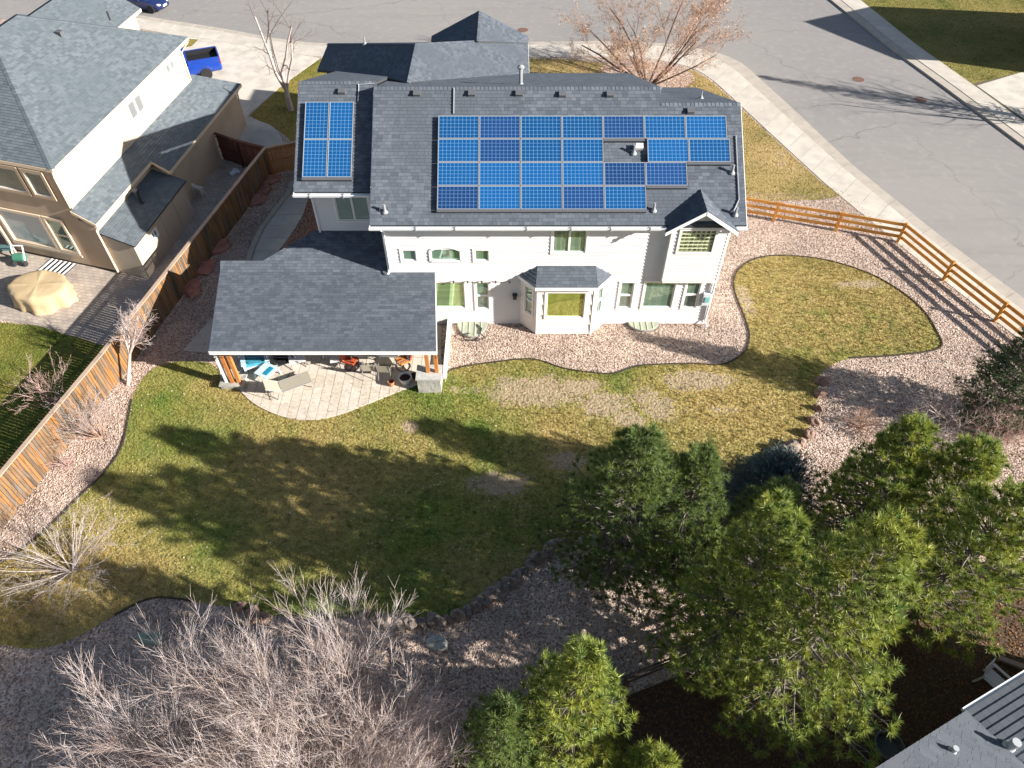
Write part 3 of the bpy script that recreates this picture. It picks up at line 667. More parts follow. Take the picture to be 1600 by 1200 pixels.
for i in range(7):
    for j in range(6):
        x0, z0 = 6.985 + i * .2, 4.425 + j * .18; gb.box(x0 + .04, x0 + .16, 24.13, 24.165, z0 + .04, z0 + .14)
part('glass_block', gb, mat('glass_block', (.20, .26, .13), .08, [(7, (.05, .07, .04), .45, .55)], metallic=.3, spec=.9), gw)
# ground floor bay
BAY = [(.42, 24.45), (1.13, 23.75), (3.60, 23.75), (4.25, 24.45)]
part('bay', MB().prism([(.52, 24.6), (1.17, 23.85), (3.56, 23.85), (4.15, 24.6)], 0, 2.9), SID, HOUSE)
for i, hl in enumerate([(.26, .70, 1.0, 2.5), (.40, 2.09, 1.05, 2.5), (.26, .68, 1.0, 2.5)]):
    a, b = np.array([*BAY[i], 0.]), np.array([*BAY[i + 1], 0.]); L = np.linalg.norm(b - a); u = (b - a) / L; n = np.array([u[1], -u[0], 0])
    part('siding', siding(a, u, n, 0, L, .03, 2.92, [hl], e=.6), mat('bay_panel', (.77, .72, .67), .7, spec=.25), HOUSE, kind='stuff')
    window(HOUSE, a, u, n, hl[0], hl[1], hl[2], hl[3], 'fixed' if i == 1 else 'hung', glass_mat('olive_lawn_reflection', (.36, .40, .09), .05, [((3, 3, .4), (.48, .50, .14), .4, .7)]) if i == 1 else GL)  # olive middle pane has the lawn's reflection painted into its colour
    part('corner_board', MB().obox(a, u, n, Zv, -.04, .07, .0, .035, 0, 2.92), TRIM, HOUSE)
bo = [(.25, 24.47), (1.02, 23.58), (3.70, 23.58), (4.42, 24.47)]; bt = [(1.11, 24.47, 3.42), (3.64, 24.47, 3.42)]; ez = 2.93
roof(HOUSE, [[(bo[1][0], bo[1][1], ez), (bo[2][0], bo[2][1], ez), bt[1], bt[0]], [(bo[0][0], bo[0][1], ez), (bo[1][0], bo[1][1], ez), bt[0]], [(bo[2][0], bo[2][1], ez), (bo[3][0], bo[3][1], ez), bt[1]]],
     SH_MAIN, fasc=[((*bo[0], ez), (*bo[1], ez)), ((*bo[1], ez), (*bo[2], ez)), ((*bo[2], ez), (*bo[3], ez))], seed=40, thick=.06, name='bay_roof')
# main roofs -----------------------------------------------------
T, FT = math.tan(R(33.7)), .385
zr = lambda y: 5.85 + T * (y - 24.0); zf1 = lambda y: zr(29.0) - FT * (y - 29.0); zf2 = lambda y: zr(28.4) - FT * (y - 28.4)
zw = lambda y: 6.34 + T * (y - 25.63); zwf = lambda y: zw(29.73) - FT * (y - 29.73); WZ, WL, LT_, RT_ = 5.9, 5.6, .484, .46
zl = lambda x: WL + LT_ * (x + 10.6); zrr = lambda x: WZ + RT_ * (.9 - x); RX, RZ = -4.65, 5.6 + .484 * 5.95
XL, XR = -5.75, 9.5
A = [[(XL, 24, zr(24)), (6.2, 24, zr(24)), (6.2, 29, zr(29)), (XL, 29, zr(29))], [(6.2, 24, zr(24)), (XR, 24, zr(24)), (XR, 28.4, zr(28.4)), (6.2, 28.4, zr(28.4))]]
B = [[(6.2, 37.5, zf1(37.5)), (.9, 37.5, zf1(37.5)), (RX, 30.95, zf1(30.95)), (RX, 29, zf1(29)), (6.2, 29, zf1(29))],
     [(RX, 30.95, zf1(30.95)), (XL, 32.3, zf1(32.3)), (XL, 29, zf1(29)), (RX, 29, zf1(29))],
     [(XR, 35.85, zf2(35.85)), (6.2, 35.85, zf2(35.85)), (6.2, 28.4, zf2(28.4)), (XR, 28.4, zf2(28.4))]]
Cw = [[(-9.05, 25.63, zw(25.63)), (XL, 25.63, zw(25.63)), (XL, 29.73, zw(29.73)), (-9.05, 29.73, zw(29.73))],
      [(-9.05, 36.8, zwf(36.8)), (-9.05, 29.73, zwf(29.73)), (XL, 29.73, zwf(29.73)), (XL, 32.7, zwf(32.7))]]
Dg = [[(-10.6, 42.0, WL), (-10.6, 38.6, WL), (-9.05, 36.7, zl(-9.05)), (XL, 32.5, zl(XL)), (RX, 30.95, RZ), (RX, 35.0, RZ)],
      [(.9, 42.0, WZ - .15), (-10.6, 42.0, WL), (RX, 35.0, RZ)],
      [(.9, 37.53, WZ), (.9, 42.0, WZ), (RX, 35.0, RZ), (RX, 30.95, RZ)]]
gz = 7.30
Dd = [[(-4.6, 42.25, WZ), (-1.85, 42.25, gz), (-1.85, 38.2, gz), (-4.6, 41.5, WZ + .04)], [(.92, 42.25, WZ), (.92, 41.3, WZ + .02), (-1.85, 38.2, gz), (-1.85, 42.25, gz)]]
nr, nf = (0, -math.sin(R(33.7)), math.cos(R(33.7))), (0, FT, 1)
roof(HOUSE, A + B + Cw + Dg + Dd, SH_MAIN, seed=1,
     fasc=[((XL, 29, zr(29)), (XL, 24, zr(24))), ((XR, 24, zr(24)), (XR, 28.4, zr(28.4))), ((XR, 28.4, zr(28.4)), (XR, 35.85, zf2(35.85))), ((XR, 35.85, zf2(35.85)), (6.2, 35.85, zf2(35.85))),
           ((6.2, 37.5, zf1(37.5)), (.9, 37.5, zf1(37.5))), ((.9, 37.53, WZ), (.9, 42.0, WZ)), ((-10.6, 42.0, WL), (-10.6, 38.6, WL)), ((-4.6, 42.0, WL + .1), (-10.6, 42.0, WL)),
           ((-9.05, 29.73, zw(29.73)), (-9.05, 25.63, zw(25.63))), ((-9.05, 36.8, zwf(36.8)), (-9.05, 29.73, zw(29.73))), ((.92, 42.25, WZ), (-1.85, 42.25, gz)), ((-1.85, 42.25, gz), (-4.6, 42.25, WZ)), ((6.2, 29, zf1(29)), (6.2, 37.5, zf1(37.5)))],
     caps=[((XL, 29, zr(29)), (6.2, 29, zr(29)), nr, nf), ((6.2, 28.4, zr(28.4)), (XR, 28.4, zr(28.4)), nr, nf), ((-9.05, 29.73, zw(29.73)), (XL, 29.73, zw(29.73)), nr, nf),
           ((RX, 30.95, RZ), (RX, 35.0, RZ), (-LT_, 0, 1), (RT_, 0, 1)), ((-10.6, 42.0, WL), (RX, 35.0, RZ), (-LT_, 0, 1), (0, FT, 1)), ((.9, 42.0, WZ), (RX, 35.0, RZ), (RT_, 0, 1), (0, FT, 1)),
           ((-1.85, 38.2, gz), (-1.85, 42.25, gz), (-.48, 0, 1), (.48, 0, 1))])
# dormer gable over the bump-out
dz, de = 6.70, 5.72
roof(HOUSE, [[(6.22, 23.72, de), (7.68, 23.72, dz), (7.68, 25.32, dz), (6.22, 23.86, de)], [(9.14, 23.72, de), (9.14, 23.86, de), (7.68, 25.32, dz), (7.68, 23.72, dz)]], SH_MAIN, seed=60,
     fasc=[((6.22, 23.72, de), (7.68, 23.72, dz)), ((7.68, 23.72, dz), (9.14, 23.72, de))], caps=[((7.68, 23.72, dz), (7.68, 25.3, dz), (-.65, 0, 1), (.65, 0, 1))], thick=.09, name='dormer_roof')
part('gable_wall', MB().add([(6.5, 24.13, 5.5), (8.86, 24.13, 5.5), (8.86, 24.13, 5.84), (7.68, 24.13, 6.58), (6.5, 24.13, 5.84), (6.5, 24.4, 5.5), (8.86, 24.4, 5.5), (8.86, 24.4, 5.84), (7.68, 24.4, 6.58), (6.5, 24.4, 5.84)],
     [(0, 1, 2, 3, 4), (0, 5, 6, 1), (1, 6, 7, 2), (2, 7, 8, 3), (3, 8, 9, 4), (4, 9, 5, 0)]), SID, HOUSE)
gd = MB().box(.0, .5, 41.2, 41.6, 0, 0.01); 
part('gable_wall', MB().slab([(-4.3, 41.7, 5.7), (.6, 41.7, 5.7), (.6, 41.2, 5.7), (-4.3, 41.2, 5.7)], .1).add([(-4.3, 41.72, 5.7), (.6, 41.72, 5.7), (-1.85, 41.72, 6.95)], [(0, 1, 2)]), SID, HOUSE)
# soffit under the rear eaves
part('soffit', MB().box(XL + .05, XR - .05, 24.05, 24.46, 5.62, 5.68).box(-9.0, XL, 25.72, 26.52, 6.15, 6.21), SID, HOUSE)
# gutters with seams, downspouts
def gutter(x0, x1, y, z, seams=()):
    g = MB(); pr = [(0, 0), (0, -.13), (-.10, -.13), (-.14, -.02), (-.13, 0), (-.125, -.02), (-.09, -.118), (-.012, -.118)]
    vs = [(x, y + a, z + b) for x in (x0, x1) for a, b in pr]; n = len(pr)
    g.add(vs, [(i, (i + 1) % n, n + (i + 1) % n, n + i) for i in range(n)] + [tuple(range(n))[::-1], tuple(range(n, 2 * n))])
    o = part('gutter', g, GUTTER, HOUSE)
    for q in seams: part('seam', MB().box(q - .02, q + .02, y - .152, y - .02, z - .134, z + .006), mat('seam', (.25, .26, .28), .6), o)
def sum_boxes(L):
    m = MB()
    for b in L: m.box(*b)
    return m
gutter(XL - .05, 6.25, 23.97, 5.80, (-3.9, -2.3, .6, 2.4, 4.0, 5.6)); gutter(9.1, XR + .05, 23.97, 5.80); gutter(-9.1, XL, 25.6, 6.29, (-8.4, -7.0))
def spout(path): return part('downspout', MB().tube(path, .045, 6), GUTTER, HOUSE)
spout([(-5.30, 23.88, 5.68), (-5.30, 24.34, 5.25), (-5.30, 24.36, 3.3), (-5.40, 24.2, 3.15)])
spout([(-8.6, 25.55, 6.17), (-8.62, 26.4, 5.75), (-8.62, 26.42, 3.75)]); spout([(9.1, 24.05, 5.65), (8.99, 24.3, 5.3), (9.0, 24.36, .3), (9.05, 24.1, .12)])
# vents, pipes and conduit on the roof
VENT = mat('box_vent', (.10, .105, .115), .7, spec=.3)
def on_roof(x, y, d=0, f=zr): return np.array([x, y, f(y)]) + np.array(nr) * d
def box_vent(x, y, f=zr):
    o = on_roof(x, y, 0, f); u, v, w = (1, 0, 0), (0, math.cos(R(33.7)), math.sin(R(33.7))), nr
    m = MB().obox(o, u, v, w, -.15, .15, -.14, .14, .0, .06); b = [(-.13, -.12), (.13, -.12), (.13, .12), (-.13, .12)]
    o, u, v, w = (np.array(q, float) for q in (o, u, v, w))
    m.add([o + u * a + v * c + w * .06 for a, c in b] + [o + u * a * 1.15 + v * c * 1.1 + w * (.16 if c < 0 else .10) for a, c in b], [(0, 1, 5, 4), (1, 2, 6, 5), (2, 3, 7, 6), (3, 0, 4, 7), (4, 5, 6, 7)])
    part('box_vent', m, VENT, HOUSE)
for x, y in ((-3.95, 28.75), (-1.67, 28.75), (.30, 28.75), (2.1, 28.72), (4.08, 28.72)): box_vent(x, y)
box_vent(7.4, 28.1); box_vent(-7.2, 29.35, zw)
PIPE = mat('vent_pipe', (.28, .29, .30), .5, spec=.4)
def pipe(x, y, h=.38, r=.05, f=zr):
    z = f(y); m = MB().tube([(x, y, z - .05), (x, y, z + h)], r, 9); m.lathe([(.13, -.01), (.13, .02), (.075, .09), (.055, .16)], (x, y, z), 10)
    part('vent_pipe', m, PIPE, HOUSE)
pipe(-5.15, 24.45); pipe(5.75, 24.5); pipe(9.0, 25.85); pipe(5.0, 26.55); pipe(9.05, 24.35); pipe(8.3, 30.2, .35, .03, zf2); pipe(.38, 30.4, .75, .08, zf1); pipe(-7.8, 38.6, .4, .04, lambda y: zl(-7.8))
part('flue_cap', MB().lathe([(.15, 0), (.16, .06), (.04, .14)], (.38, 30.4, zf1(30.4) + .72), 12), PIPE, HOUSE)
part('junction_box', MB().obox(on_roof(5.22, 26.75, .0), Xv, (0, math.cos(R(33.7)), math.sin(R(33.7))), nr, -.14, .14, -.11, .11, .05, .24), WHITE, HOUSE)
CDM = mat('grey_conduit', (.45, .46, .48), .4, metallic=.5)
for path in ([on_roof(9.22, y, .05) for y in (27.2, 26.5, 25.6, 24.9)] + [on_roof(9.05, 24.6, .05), on_roof(8.95, 24.45, .1)], [on_roof(-2.42, 28.0, .05), on_roof(-2.42, 28.95, .05)],
             [on_roof(-6.5, 28.95, .05, zw), on_roof(-6.5, 29.6, .05, zw), on_roof(-5.85, 29.64, .06, zw)]): part('conduit', MB().tube(path, .026, 6), CDM, HOUSE)
# solar panels: frame + cells, shared meshes
FRAME = mat('panel_frame', (.26, .265, .28), .4, spec=.4)
CELL_B, CELL_D = cells_mat('blue_cells', (.005, .066, .205), (.15, .30, .46)), cells_mat('dark_blue_cells', (.008, .044, .145), (.15, .24, .40))
fr_ = MB()
for a in ((-.838, .838, -.500, -.475), (-.838, .838, .475, .500), (-.838, -.813, -.475, .475), (.813, .838, -.475, .475)): fr_.box(*a, -.02, .02)
ME_FR = mesh_of('panel_frame', fr_.v, fr_.f, FRAME)
ce_ = MB().box(-.8135, .8135, -.4755, .4755, -.018, .008)
ME_CB = mesh_of('cells', ce_.v, ce_.f, CELL_B); ME_CD = mesh_of('cells_dark', ce_.v, ce_.f, CELL_D)
def panel(x, s, dark=False, eave=(24.0, 5.85), rot=0):
    """x: panel centre, s: distance up the slope from the eave"""
    c = math.cos(R(33.7)); o = np.array([x, eave[0] + s * c, eave[1] + s * math.sin(R(33.7))]) + np.array(nr) * .15
    M = Matrix.Translation(o) @ Matrix.Rotation(R(33.7), 4, 'X') @ Matrix.Rotation(rot, 4, 'Z')
    f = link('solar_panel', ME_FR, HOUSE); f.matrix_basis = wmat(HOUSE).inverted() @ M
    link('cells', ME_CD if dark else ME_CB, f)
P0, PW, S0, PH = -3.04, 1.695, .60, 1.015
DK = {(0, 1), (0, 4), (1, 1), (2, 4), (2, 5), (3, 0), (3, 3)}
rows = [(0, [(c, 0) for c in range(7)]), (1, [(c, 0) for c in range(4)] + [(5, .10), (6, .10)]), (2, [(c, 0) for c in range(6)]), (3, [(c, 0) for c in range(5)])]
for rr, cs in rows:
    for c, off in cs: panel(P0 + PW * (c + .5) + off, S0 + PH * (3.5 - rr), (rr, c) in DK)
for c in range(2):
    for q in range(2): panel(-8.72 + .53 + c * 1.03, .56 + .85 + q * 1.68, False, (25.63, 6.34), R(90))
SKM = mat('skirt', (.09, .095, .105), .6); vv, ww = (0, math.cos(R(33.7)), math.sin(R(33.7))), nr
def skirt(x0, x1, s, eave=(24.0, 5.85)): part('panel_skirt', MB().obox((0, eave[0] + s * math.cos(R(33.7)), eave[1] + s * math.sin(R(33.7))), Xv, vv, ww, x0, x1, -.10, 0, -.005, .155), SKM, HOUSE)
skirt(P0, P0 + 5 * PW, S0 - .0); skirt(P0 + 5 * PW + .02, P0 + 6 * PW, S0 + PH); skirt(P0 + 6 * PW + .02, P0 + 7 * PW + .1, S0 + 2 * PH); skirt(P0 + 4 * PW, P0 + 5 * PW, S0 + 3 * PH); skirt(-8.71, -6.64, .56, (25.63, 6.34))
# patio cover ------------------------------------------------------
zp = lambda y: 2.55 + .118 * (y - 20.1); pz = lambda x, y: (x, y, zp(y))
zq = lambda y: zp(24.44) + .36 * (y - 24.44)
roof(HOUSE, [[pz(-12.2, 20.1), pz(-3.05, 20.1), pz(-3.38, 24.44), pz(-12.78, 24.44)], [(-12.78, 24.44, zq(24.44)), (-5.36, 24.44, zq(24.44)), (-5.36, 26.48, zq(26.48)), (-8.9, 26.48, zq(26.48)), (-10.98, 25.0, zq(25.0)), (-12.87, 25.0, zq(25.0))]], SH_MAIN, seed=80,
     fasc=[(pz(-12.2, 20.1), pz(-3.05, 20.1)), (pz(-3.05, 20.1), pz(-3.38, 24.44)), (pz(-12.78, 24.44), pz(-12.2, 20.1))], name='patio_roof', thick=.13)
CEDAR = mat('cedar', (.42, .16, .045), .7, [((3, 3, 30), (.55, .24, .07), .4, .7)], spec=.2)
for x in (-12.0, -11.72, -3.55, -3.18): part('post', MB().box(x - .075, x + .075, 20.42, 20.57, .25 if x < -5 else .85, zp(20.5) - .13), CEDAR, HOUSE)
part('post', MB().box(-12.32, -12.2, 20.45, 20.6, .1, zp(20.5) - .13), WHITE, HOUSE)
part('beam', MB().box(-12.1, -3.1, 20.4, 20.6, zp(20.5) - .33, zp(20.5) - .13), WHITE, HOUSE)
STONEV = mat('pillar_stone', (.40, .38, .34), .9, [(6, (.25, .24, .22), .4, .7), (2, (.5, .46, .40), .5, .7)], bump=(12, .6, .03))
part('pillar', MB().box(-12.5, -11.55, 20.3, 20.9, 0, .22), STONEV, HOUSE); part('pillar', MB().box(-4.0, -3.02, 20.1, 20.85, 0, .84), STONEV, HOUSE)
part('pillar_cap', MB().box(-4.05, -2.97, 20.05, 20.9, .84, .92), mat('cap_stone', (.48, .48, .45), .8, [(9, (.36, .36, .34), .4, .7)]), HOUSE)
part('pillar_cap', MB().box(-12.55, -11.5, 20.25, 20.95, .22, .28), STONEV, HOUSE)
part('side_wall', MB().box(-3.0, -2.86, 20.9, 24.4, 0, .35), TRIM, HOUSE)
# small fittings on the rear wall
lf = part('wall_light', MB().box(.05, .21, 24.28, 24.45, 1.62, 1.85).box(.02, .24, 24.24, 24.45, 1.85, 1.89), DARKMET, HOUSE)
part('meter_box', MB().box(8.62, 8.98, 24.25, 24.43, 1.3, 1.95), mat('meter_grey', (.55, .60, .60), .5, spec=.4), HOUSE)
part('meter_glass', MB().box(8.70, 8.9, 24.22, 24.26, 1.5, 1.8), mat('meter_glass', (.2, .45, .45), .1, spec=.8), HOUSE)
part('outlet_box', MB().box(-2.85, -2.5, 24.36, 24.44, .12, .34), WHITE, HOUSE)

# ------------------------------------------------------------------ the neighbouring stucco house on the left
NA, NB_, NO = np.array([math.cos(R(-16.5)), math.sin(R(-16.5)), 0]), np.array([math.cos(R(83.1)), math.sin(R(83.1)), 0]), np.array([-20.07, 28.3, 0])
def nb(a, b, z=0.0): return tuple(NO + NA * a + NB_ * b + np.array([0, 0, z]))
NEI = thing('house', 'cream stucco two storey house with grey green hip roof behind the picket fence', 'house', nb(-4, 6))
STUC = mat('cream_stucco', (.52, .43, .33), .9, [(.8, (.48, .385, .285), .45, .7), ((3, 3, .4), (.44, .35, .26), .58, .75)], bump=(45, .3, .01), spec=.15)
STUT = mat('tan_stucco', (.50, .385, .275), .9, [(.8, (.43, .325, .23), .45, .7)], bump=(45, .3, .01), spec=.15)
CREAM = mat('cream_trim', (.72, .58, .42), .7, spec=.25)
def nprism(pts, z0, z1, mb=None): return (mb or MB()).prism(ccw([nb(a, b)[:2] for a, b in pts]), z0, z1)
part('wall', nprism([(-.62, .02), (-12, .02), (-12, 13.2), (-.62, 13.2)], 2.6, 5.75), STUC, NEI)
part('wall', nprism([(.20, .01), (-5.95, .01), (-5.95, 13.2), (-.5, 13.2), (-.5, 5.7), (.20, 5.6)], 0, 2.96), STUC, NEI)
part('wall', nprism([(1.2, 5.62), (-4, 5.62), (-4, 12.0), (-.7, 13.2), (1.2, 15.0)], 0, 2.62), STUT, NEI)
part('wall', nprism([(-5.6, 13), (-11.7, 13), (-11.7, 16.7), (-5.6, 16.7)], 0, 5.72), STUC, NEI)
part('wall', nprism([(-5.9, 2.5), (-12, 2.5), (-12, 12), (-5.9, 12)], 0, 2.62), STUT, NEI)
# tan rear face
RF = nprism([(.21, -.05), (-5.98, -.05), (-5.98, .03), (.21, .03)], 0, 2.98); nprism([(-.6, -.05), (-12, -.05), (-12, .03), (-.6, .03)], 2.98, 5.72, RF)
part('rear_face', RF, STUT, NEI)
nS = .46; zS = lambda a: 5.75 + nS * (-.5 - a); zB = lambda b: 5.75 + nS * (b + .1); apz = 5.75 + nS * 6
P = lambda a, b, z: nb(a, b, z)
fa = [(P(-.5, -.1, 5.75), P(-.5, 14.2, 5.75)), (P(-12.5, -.1, 5.75), P(-.5, -.1, 5.75)), (P(-.5, 14.2, 5.75), P(-4.9, 14.2, 5.75)), (P(-5.3, 14.2, 5.75), P(-5.3, 17.15, 5.75))]
na_, nbm, nbp = np.array([NB_[1], -NB_[0], 0]), np.array([NA[1], -NA[0], 0]), np.array([-NA[1], NA[0], 0]); zz = np.array([0, 0, 1.])
roof(NEI, [[P(-.5, -.1, 5.75), P(-.5, 14.2, 5.75), P(-6.5, 8.2, apz), P(-6.5, 5.9, apz)], [P(-12.5, -.1, 5.75), P(-.5, -.1, 5.75), P(-6.5, 5.9, apz)],
           [P(-.5, 14.2, 5.75), P(-12.5, 14.2, 5.75), P(-6.5, 8.2, apz)], [P(-12.5, 14.2, 5.75), P(-12.5, -.1, 5.75), P(-6.5, 5.9, apz), P(-6.5, 8.2, apz)],
           [P(-5.3, 12.0, 5.75), P(-5.3, 17.15, 5.75), P(-8.5, 17.15, 7.22), P(-8.5, 10.2, 7.22)], [P(-11.7, 17.15, 5.75), P(-11.7, 12.0, 5.75), P(-8.5, 10.2, 7.22), P(-8.5, 17.15, 7.22)]],
     SH_NEI, fasc=fa, fm=CREAM, seed=100,
     caps=[(P(-.5, -.1, 5.75), P(-6.5, 5.9, apz), na_ * nS + zz, nbm * nS + zz), (P(-6.5, 5.9, apz), P(-6.5, 8.2, apz), na_ * nS + zz, -na_ * nS + zz), (P(-.5, 14.2, 5.75), P(-6.5, 8.2, apz), na_ * nS + zz, nbp * nS + zz)])
zl2 = lambda a: 3.60 - .46 * (a + .6)
roof(NEI, [[P(.5, -.2, zl2(.5)), P(.5, 5.45, zl2(.5)), P(-.62, 5.45, zl2(-.62)), P(-.62, -.2, zl2(-.62))], [P(1.45, 5.45, zl2(1.45)), P(1.45, 15.5, zl2(1.45)), P(-.85, 13.8, zl2(-.85)), P(-.62, 13.2, zl2(-.62)), P(-.62, 5.45, zl2(-.62))]],
     SH_NEI, fasc=[(P(.5, -.2, zl2(.5)), P(.5, 5.45, zl2(.5))), (P(1.45, 5.45, zl2(1.45)), P(1.45, 15.5, zl2(1.45))), (P(-.62, -.2, zl2(-.62)), P(.5, -.2, zl2(.5))), (P(.5, 5.45, zl2(.5)), P(1.45, 5.45, zl2(1.45)))], fm=CREAM, seed=120, name='lower_roof')
part('chase_wall', nprism([(.21, .0), (1.95, .0), (1.95, 5.55), (.21, 5.55)], 0, 2.0).add([nb(.21, .0, 2), nb(1.95, .0, 2), nb(.21, .0, 2.36)], [(0, 1, 2)]), STUC, NEI)
for b in (1.3, 2.7, 4.1): part('batten', nprism([(1.95, b), (1.965, b), (1.965, b + .035), (1.95, b + .035)], .05, 1.97), STUT, NEI)
roof(NEI, [[P(2.1, -.08, 2.05), P(2.1, 5.68, 2.05), P(.2, 5.68, 2.46), P(.2, -.08, 2.46)]], SH_NEI, seed=140, fm=CREAM, thick=.07, name='chase_roof')
part('vent_pipe', MB().tube([nb(.95, 2.9, 2.2), nb(.95, 2.9, 3.0)], .09, 10).lathe([(.17, 0), (.17, .05), (.1, .1), (.09, .12)], nb(.95, 2.9, 2.25), 10).lathe([(.15, 0), (.15, .09), (.05, .12)], nb(.95, 2.9, 2.98), 10), DARKMET, NEI)
def spn(path): return part('downspout', MB().tube(path, .05, 6), CREAM, NEI)
spn([nb(.45, -.15, 2.95), nb(.24, -.1, 2.6), nb(.24, -.1, .1)]); spn([nb(-.55, -.1, 5.6), nb(-.62, -.1, 5.3), nb(-.62, -.1, 3.72)]); spn([nb(-.4, 13.9, 5.6), nb(-.56, 13.15, 5.3), nb(-.56, 13.15, 3.7)]); spn([nb(1.4, 15.3, 2.5), nb(1.25, 15.05, 2.2), nb(1.25, 15.05, .1)]); spn([nb(1.5, 5.6, 2.5), nb(1.26, 5.75, 2.2), nb(1.26, 5.75, 1.9)])
nGL = mat('neighbour_glass', (.13, .16, .10), .1, [(1.2, (.05, .06, .05), .4, .6)], spec=.9); nGB = mat('neighbour_glass_sky_reflection', (.46, .48, .46), .15, [(.9, (.25, .36, .36), .45, .62)], spec=.8); WGL = glass_mat('neighbour_blind', (.40, .42, .42), .3)  # dark green and pale sky reflections are painted into these panes
ob = np.array(nb(0, -.10)); nrm = nbm
window(NEI, ob, NA, nrm, -4.5, -2.75, 4.15, 5.35, 'fixed', nGL, fm=WHITE, tm=STUT, trim=.16); window(NEI, ob, NA, nrm, -2.3, -1.35, 4.15, 5.35, 'fixed', nGL, fm=WHITE, tm=STUT, trim=.16)
window(NEI, ob, NA, nrm, -5.55, -3.0, .88, 2.72, 'fixed', nGB, fm=CREAM, tm=CREAM, trim=.14); window(NEI, ob, NA, nrm, -2.65, -1.75, .92, 2.72, 'hung', GL, fm=CREAM, tm=CREAM, trim=.14)
os_ = np.array(nb(-.575, 0)); window(NEI, os_, NB_, na_, 6.65, 8.1, 4.50, 5.38, 'slider', WGL, fm=WHITE, tm=WHITE, trim=.07); window(NEI, os_, NB_, na_, 11.1, 12.15, 4.92, 5.42, 'slider', WGL, fm=WHITE, tm=WHITE, trim=.07)
window(NEI, np.array(nb(1.99, 0)), NB_, na_, 1.45, 1.95, 1.25, 1.65, 'slider', GL, fm=WHITE, tm=WHITE, trim=.05)
part('sill_band', MB().obox(ob, NA, nrm, Zv, -5.75, -1.55, 0, .06, .62, .74), STUC, NEI)
part('post', MB().obox(ob, NA, nrm, Zv, -6.1, -5.95, -.1, .12, 0, 2.9), CREAM, NEI)
for a, b in ((-4.6, 8.6), (-8.2, 15.5)): part('box_vent', MB().obox(np.array(nb(a, b, zS(a) if a > -5 else 7.2)), NA, NB_, Zv, -.16, .16, -.16, .16, -.05, .2), VENT, NEI)
part('vent_pipe', MB().tube([nb(-3.7, 11.9, zS(-3.7)), nb(-3.7, 11.9, zS(-3.7) + .45)], .05, 8), DARKMET, NEI)
part('foundation', nprism([(.22, -.06), (-5.98, -.06), (-5.98, .0), (.22, .0)], 0, .12), mat('foundation', (.06, .05, .045), .9), NEI)

# ------------------------------------------------------------------ fences
PICK = mat('weathered_picket', (.085, .066, .05), .9, [((1.2, 1.2, .35), (.33, .15, .045), .48, .60), ((11, 11, .9), (.17, .14, .115), .5, .66), ((30, 30, 1.2), (.05, .038, .03), .55, .7)], objrand=(.25, .15, .08), bump=(30, .3, .01), spec=.15)
CAPW = mat('weathered_cap', (.46, .33, .25), .85, [((2, 2, 20), (.36, .26, .2), .4, .7)], spec=.15)
DKW = mat('stained_board', (.13, .055, .04), .8, [((8, 8, .8), (.09, .04, .03), .4, .7)], objrand=(.17, .075, .05), spec=.15)
CEDB = mat('cedar_board', (.36, .15, .05), .75, [((8, 8, .8), (.46, .21, .075), .4, .7)], objrand=(.42, .19, .065), spec=.15)
def picket_fence(label, line, h, m, capm, w=.14, face=1, rails=(.35, .95, 1.5), cap=True, group=None):
    root = thing('picket_fence', label, 'fence', (*line[0], 0), group=group)
    ang0 = None; me = None
    for s in range(len(line) - 1):
        p, q = np.array([*line[s], 0.]), np.array([*line[s + 1], 0.]); L = np.linalg.norm(q - p); u = (q - p) / L; n = np.array([u[1], -u[0], 0]) * face
        ang = math.atan2(u[1], u[0]); k = int(L / w); step = L / k
        if me is None:
            a = MB().box(0, w - .016, -.01, .01, .04, h); me = mesh_of('picket', a.v, a.f, m)
        for i in range(k):
            o = link('picket', me, root); t = p + u * (i * step) + n * (.03 + random.uniform(-.004, .004)) - np.array([*line[0], 0.])
            o.matrix_basis = Matrix.Translation(t + np.array([0, 0, random.uniform(-.015, .015)])) @ Matrix.Rotation(ang, 4, 'Z')
        for z in rails: part('rail', MB().obox(p, u, n, Zv, 0, L, -.03, .015, z - .045, z + .045), m, root)
        for i in range(int(L / 2.4) + 1): part('post', MB().obox(p + u * min(i * 2.4, L - .05), u, n, Zv, -.045, .045, -.12, -.03, 0, h - .05), m, root)
        if cap: part('cap_rail', MB().obox(p, u, n, Zv, 0, L + .02, -.10, .08, h + .016, h + .055), capm, root)
    return root
FL = [(-20.0, 7.5), (-18.5, 14.3), (-17.13, 20.7), (-14.15, 37.2)]
picket_fence('long weathered wooden picket fence with flat cap rail between the two yards', FL, 1.72, PICK, CAPW)
picket_fence('short cedar orange board fence closing the side yard by the white house', [(-14.1, 37.25), (-12.5, 37.95), (-9.7, 39.2)], 1.72, CEDB, CAPW, rails=(.3, .9, 1.55), face=-1)
picket_fence('dark red stained board gate fence between the stucco house and picket fence', [(-14.25, 37.3), (-16.0, 38.05), (-17.5, 38.9)], 1.72, DKW, DKW, rails=(.3, .9, 1.55))
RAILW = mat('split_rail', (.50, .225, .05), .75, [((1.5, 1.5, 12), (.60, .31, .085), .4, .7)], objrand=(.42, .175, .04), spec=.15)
RAILD = mat('old_rail', (.10, .075, .06), .85, [((1.5, 1.5, 12), (.15, .11, .085), .4, .7)], spec=.15)
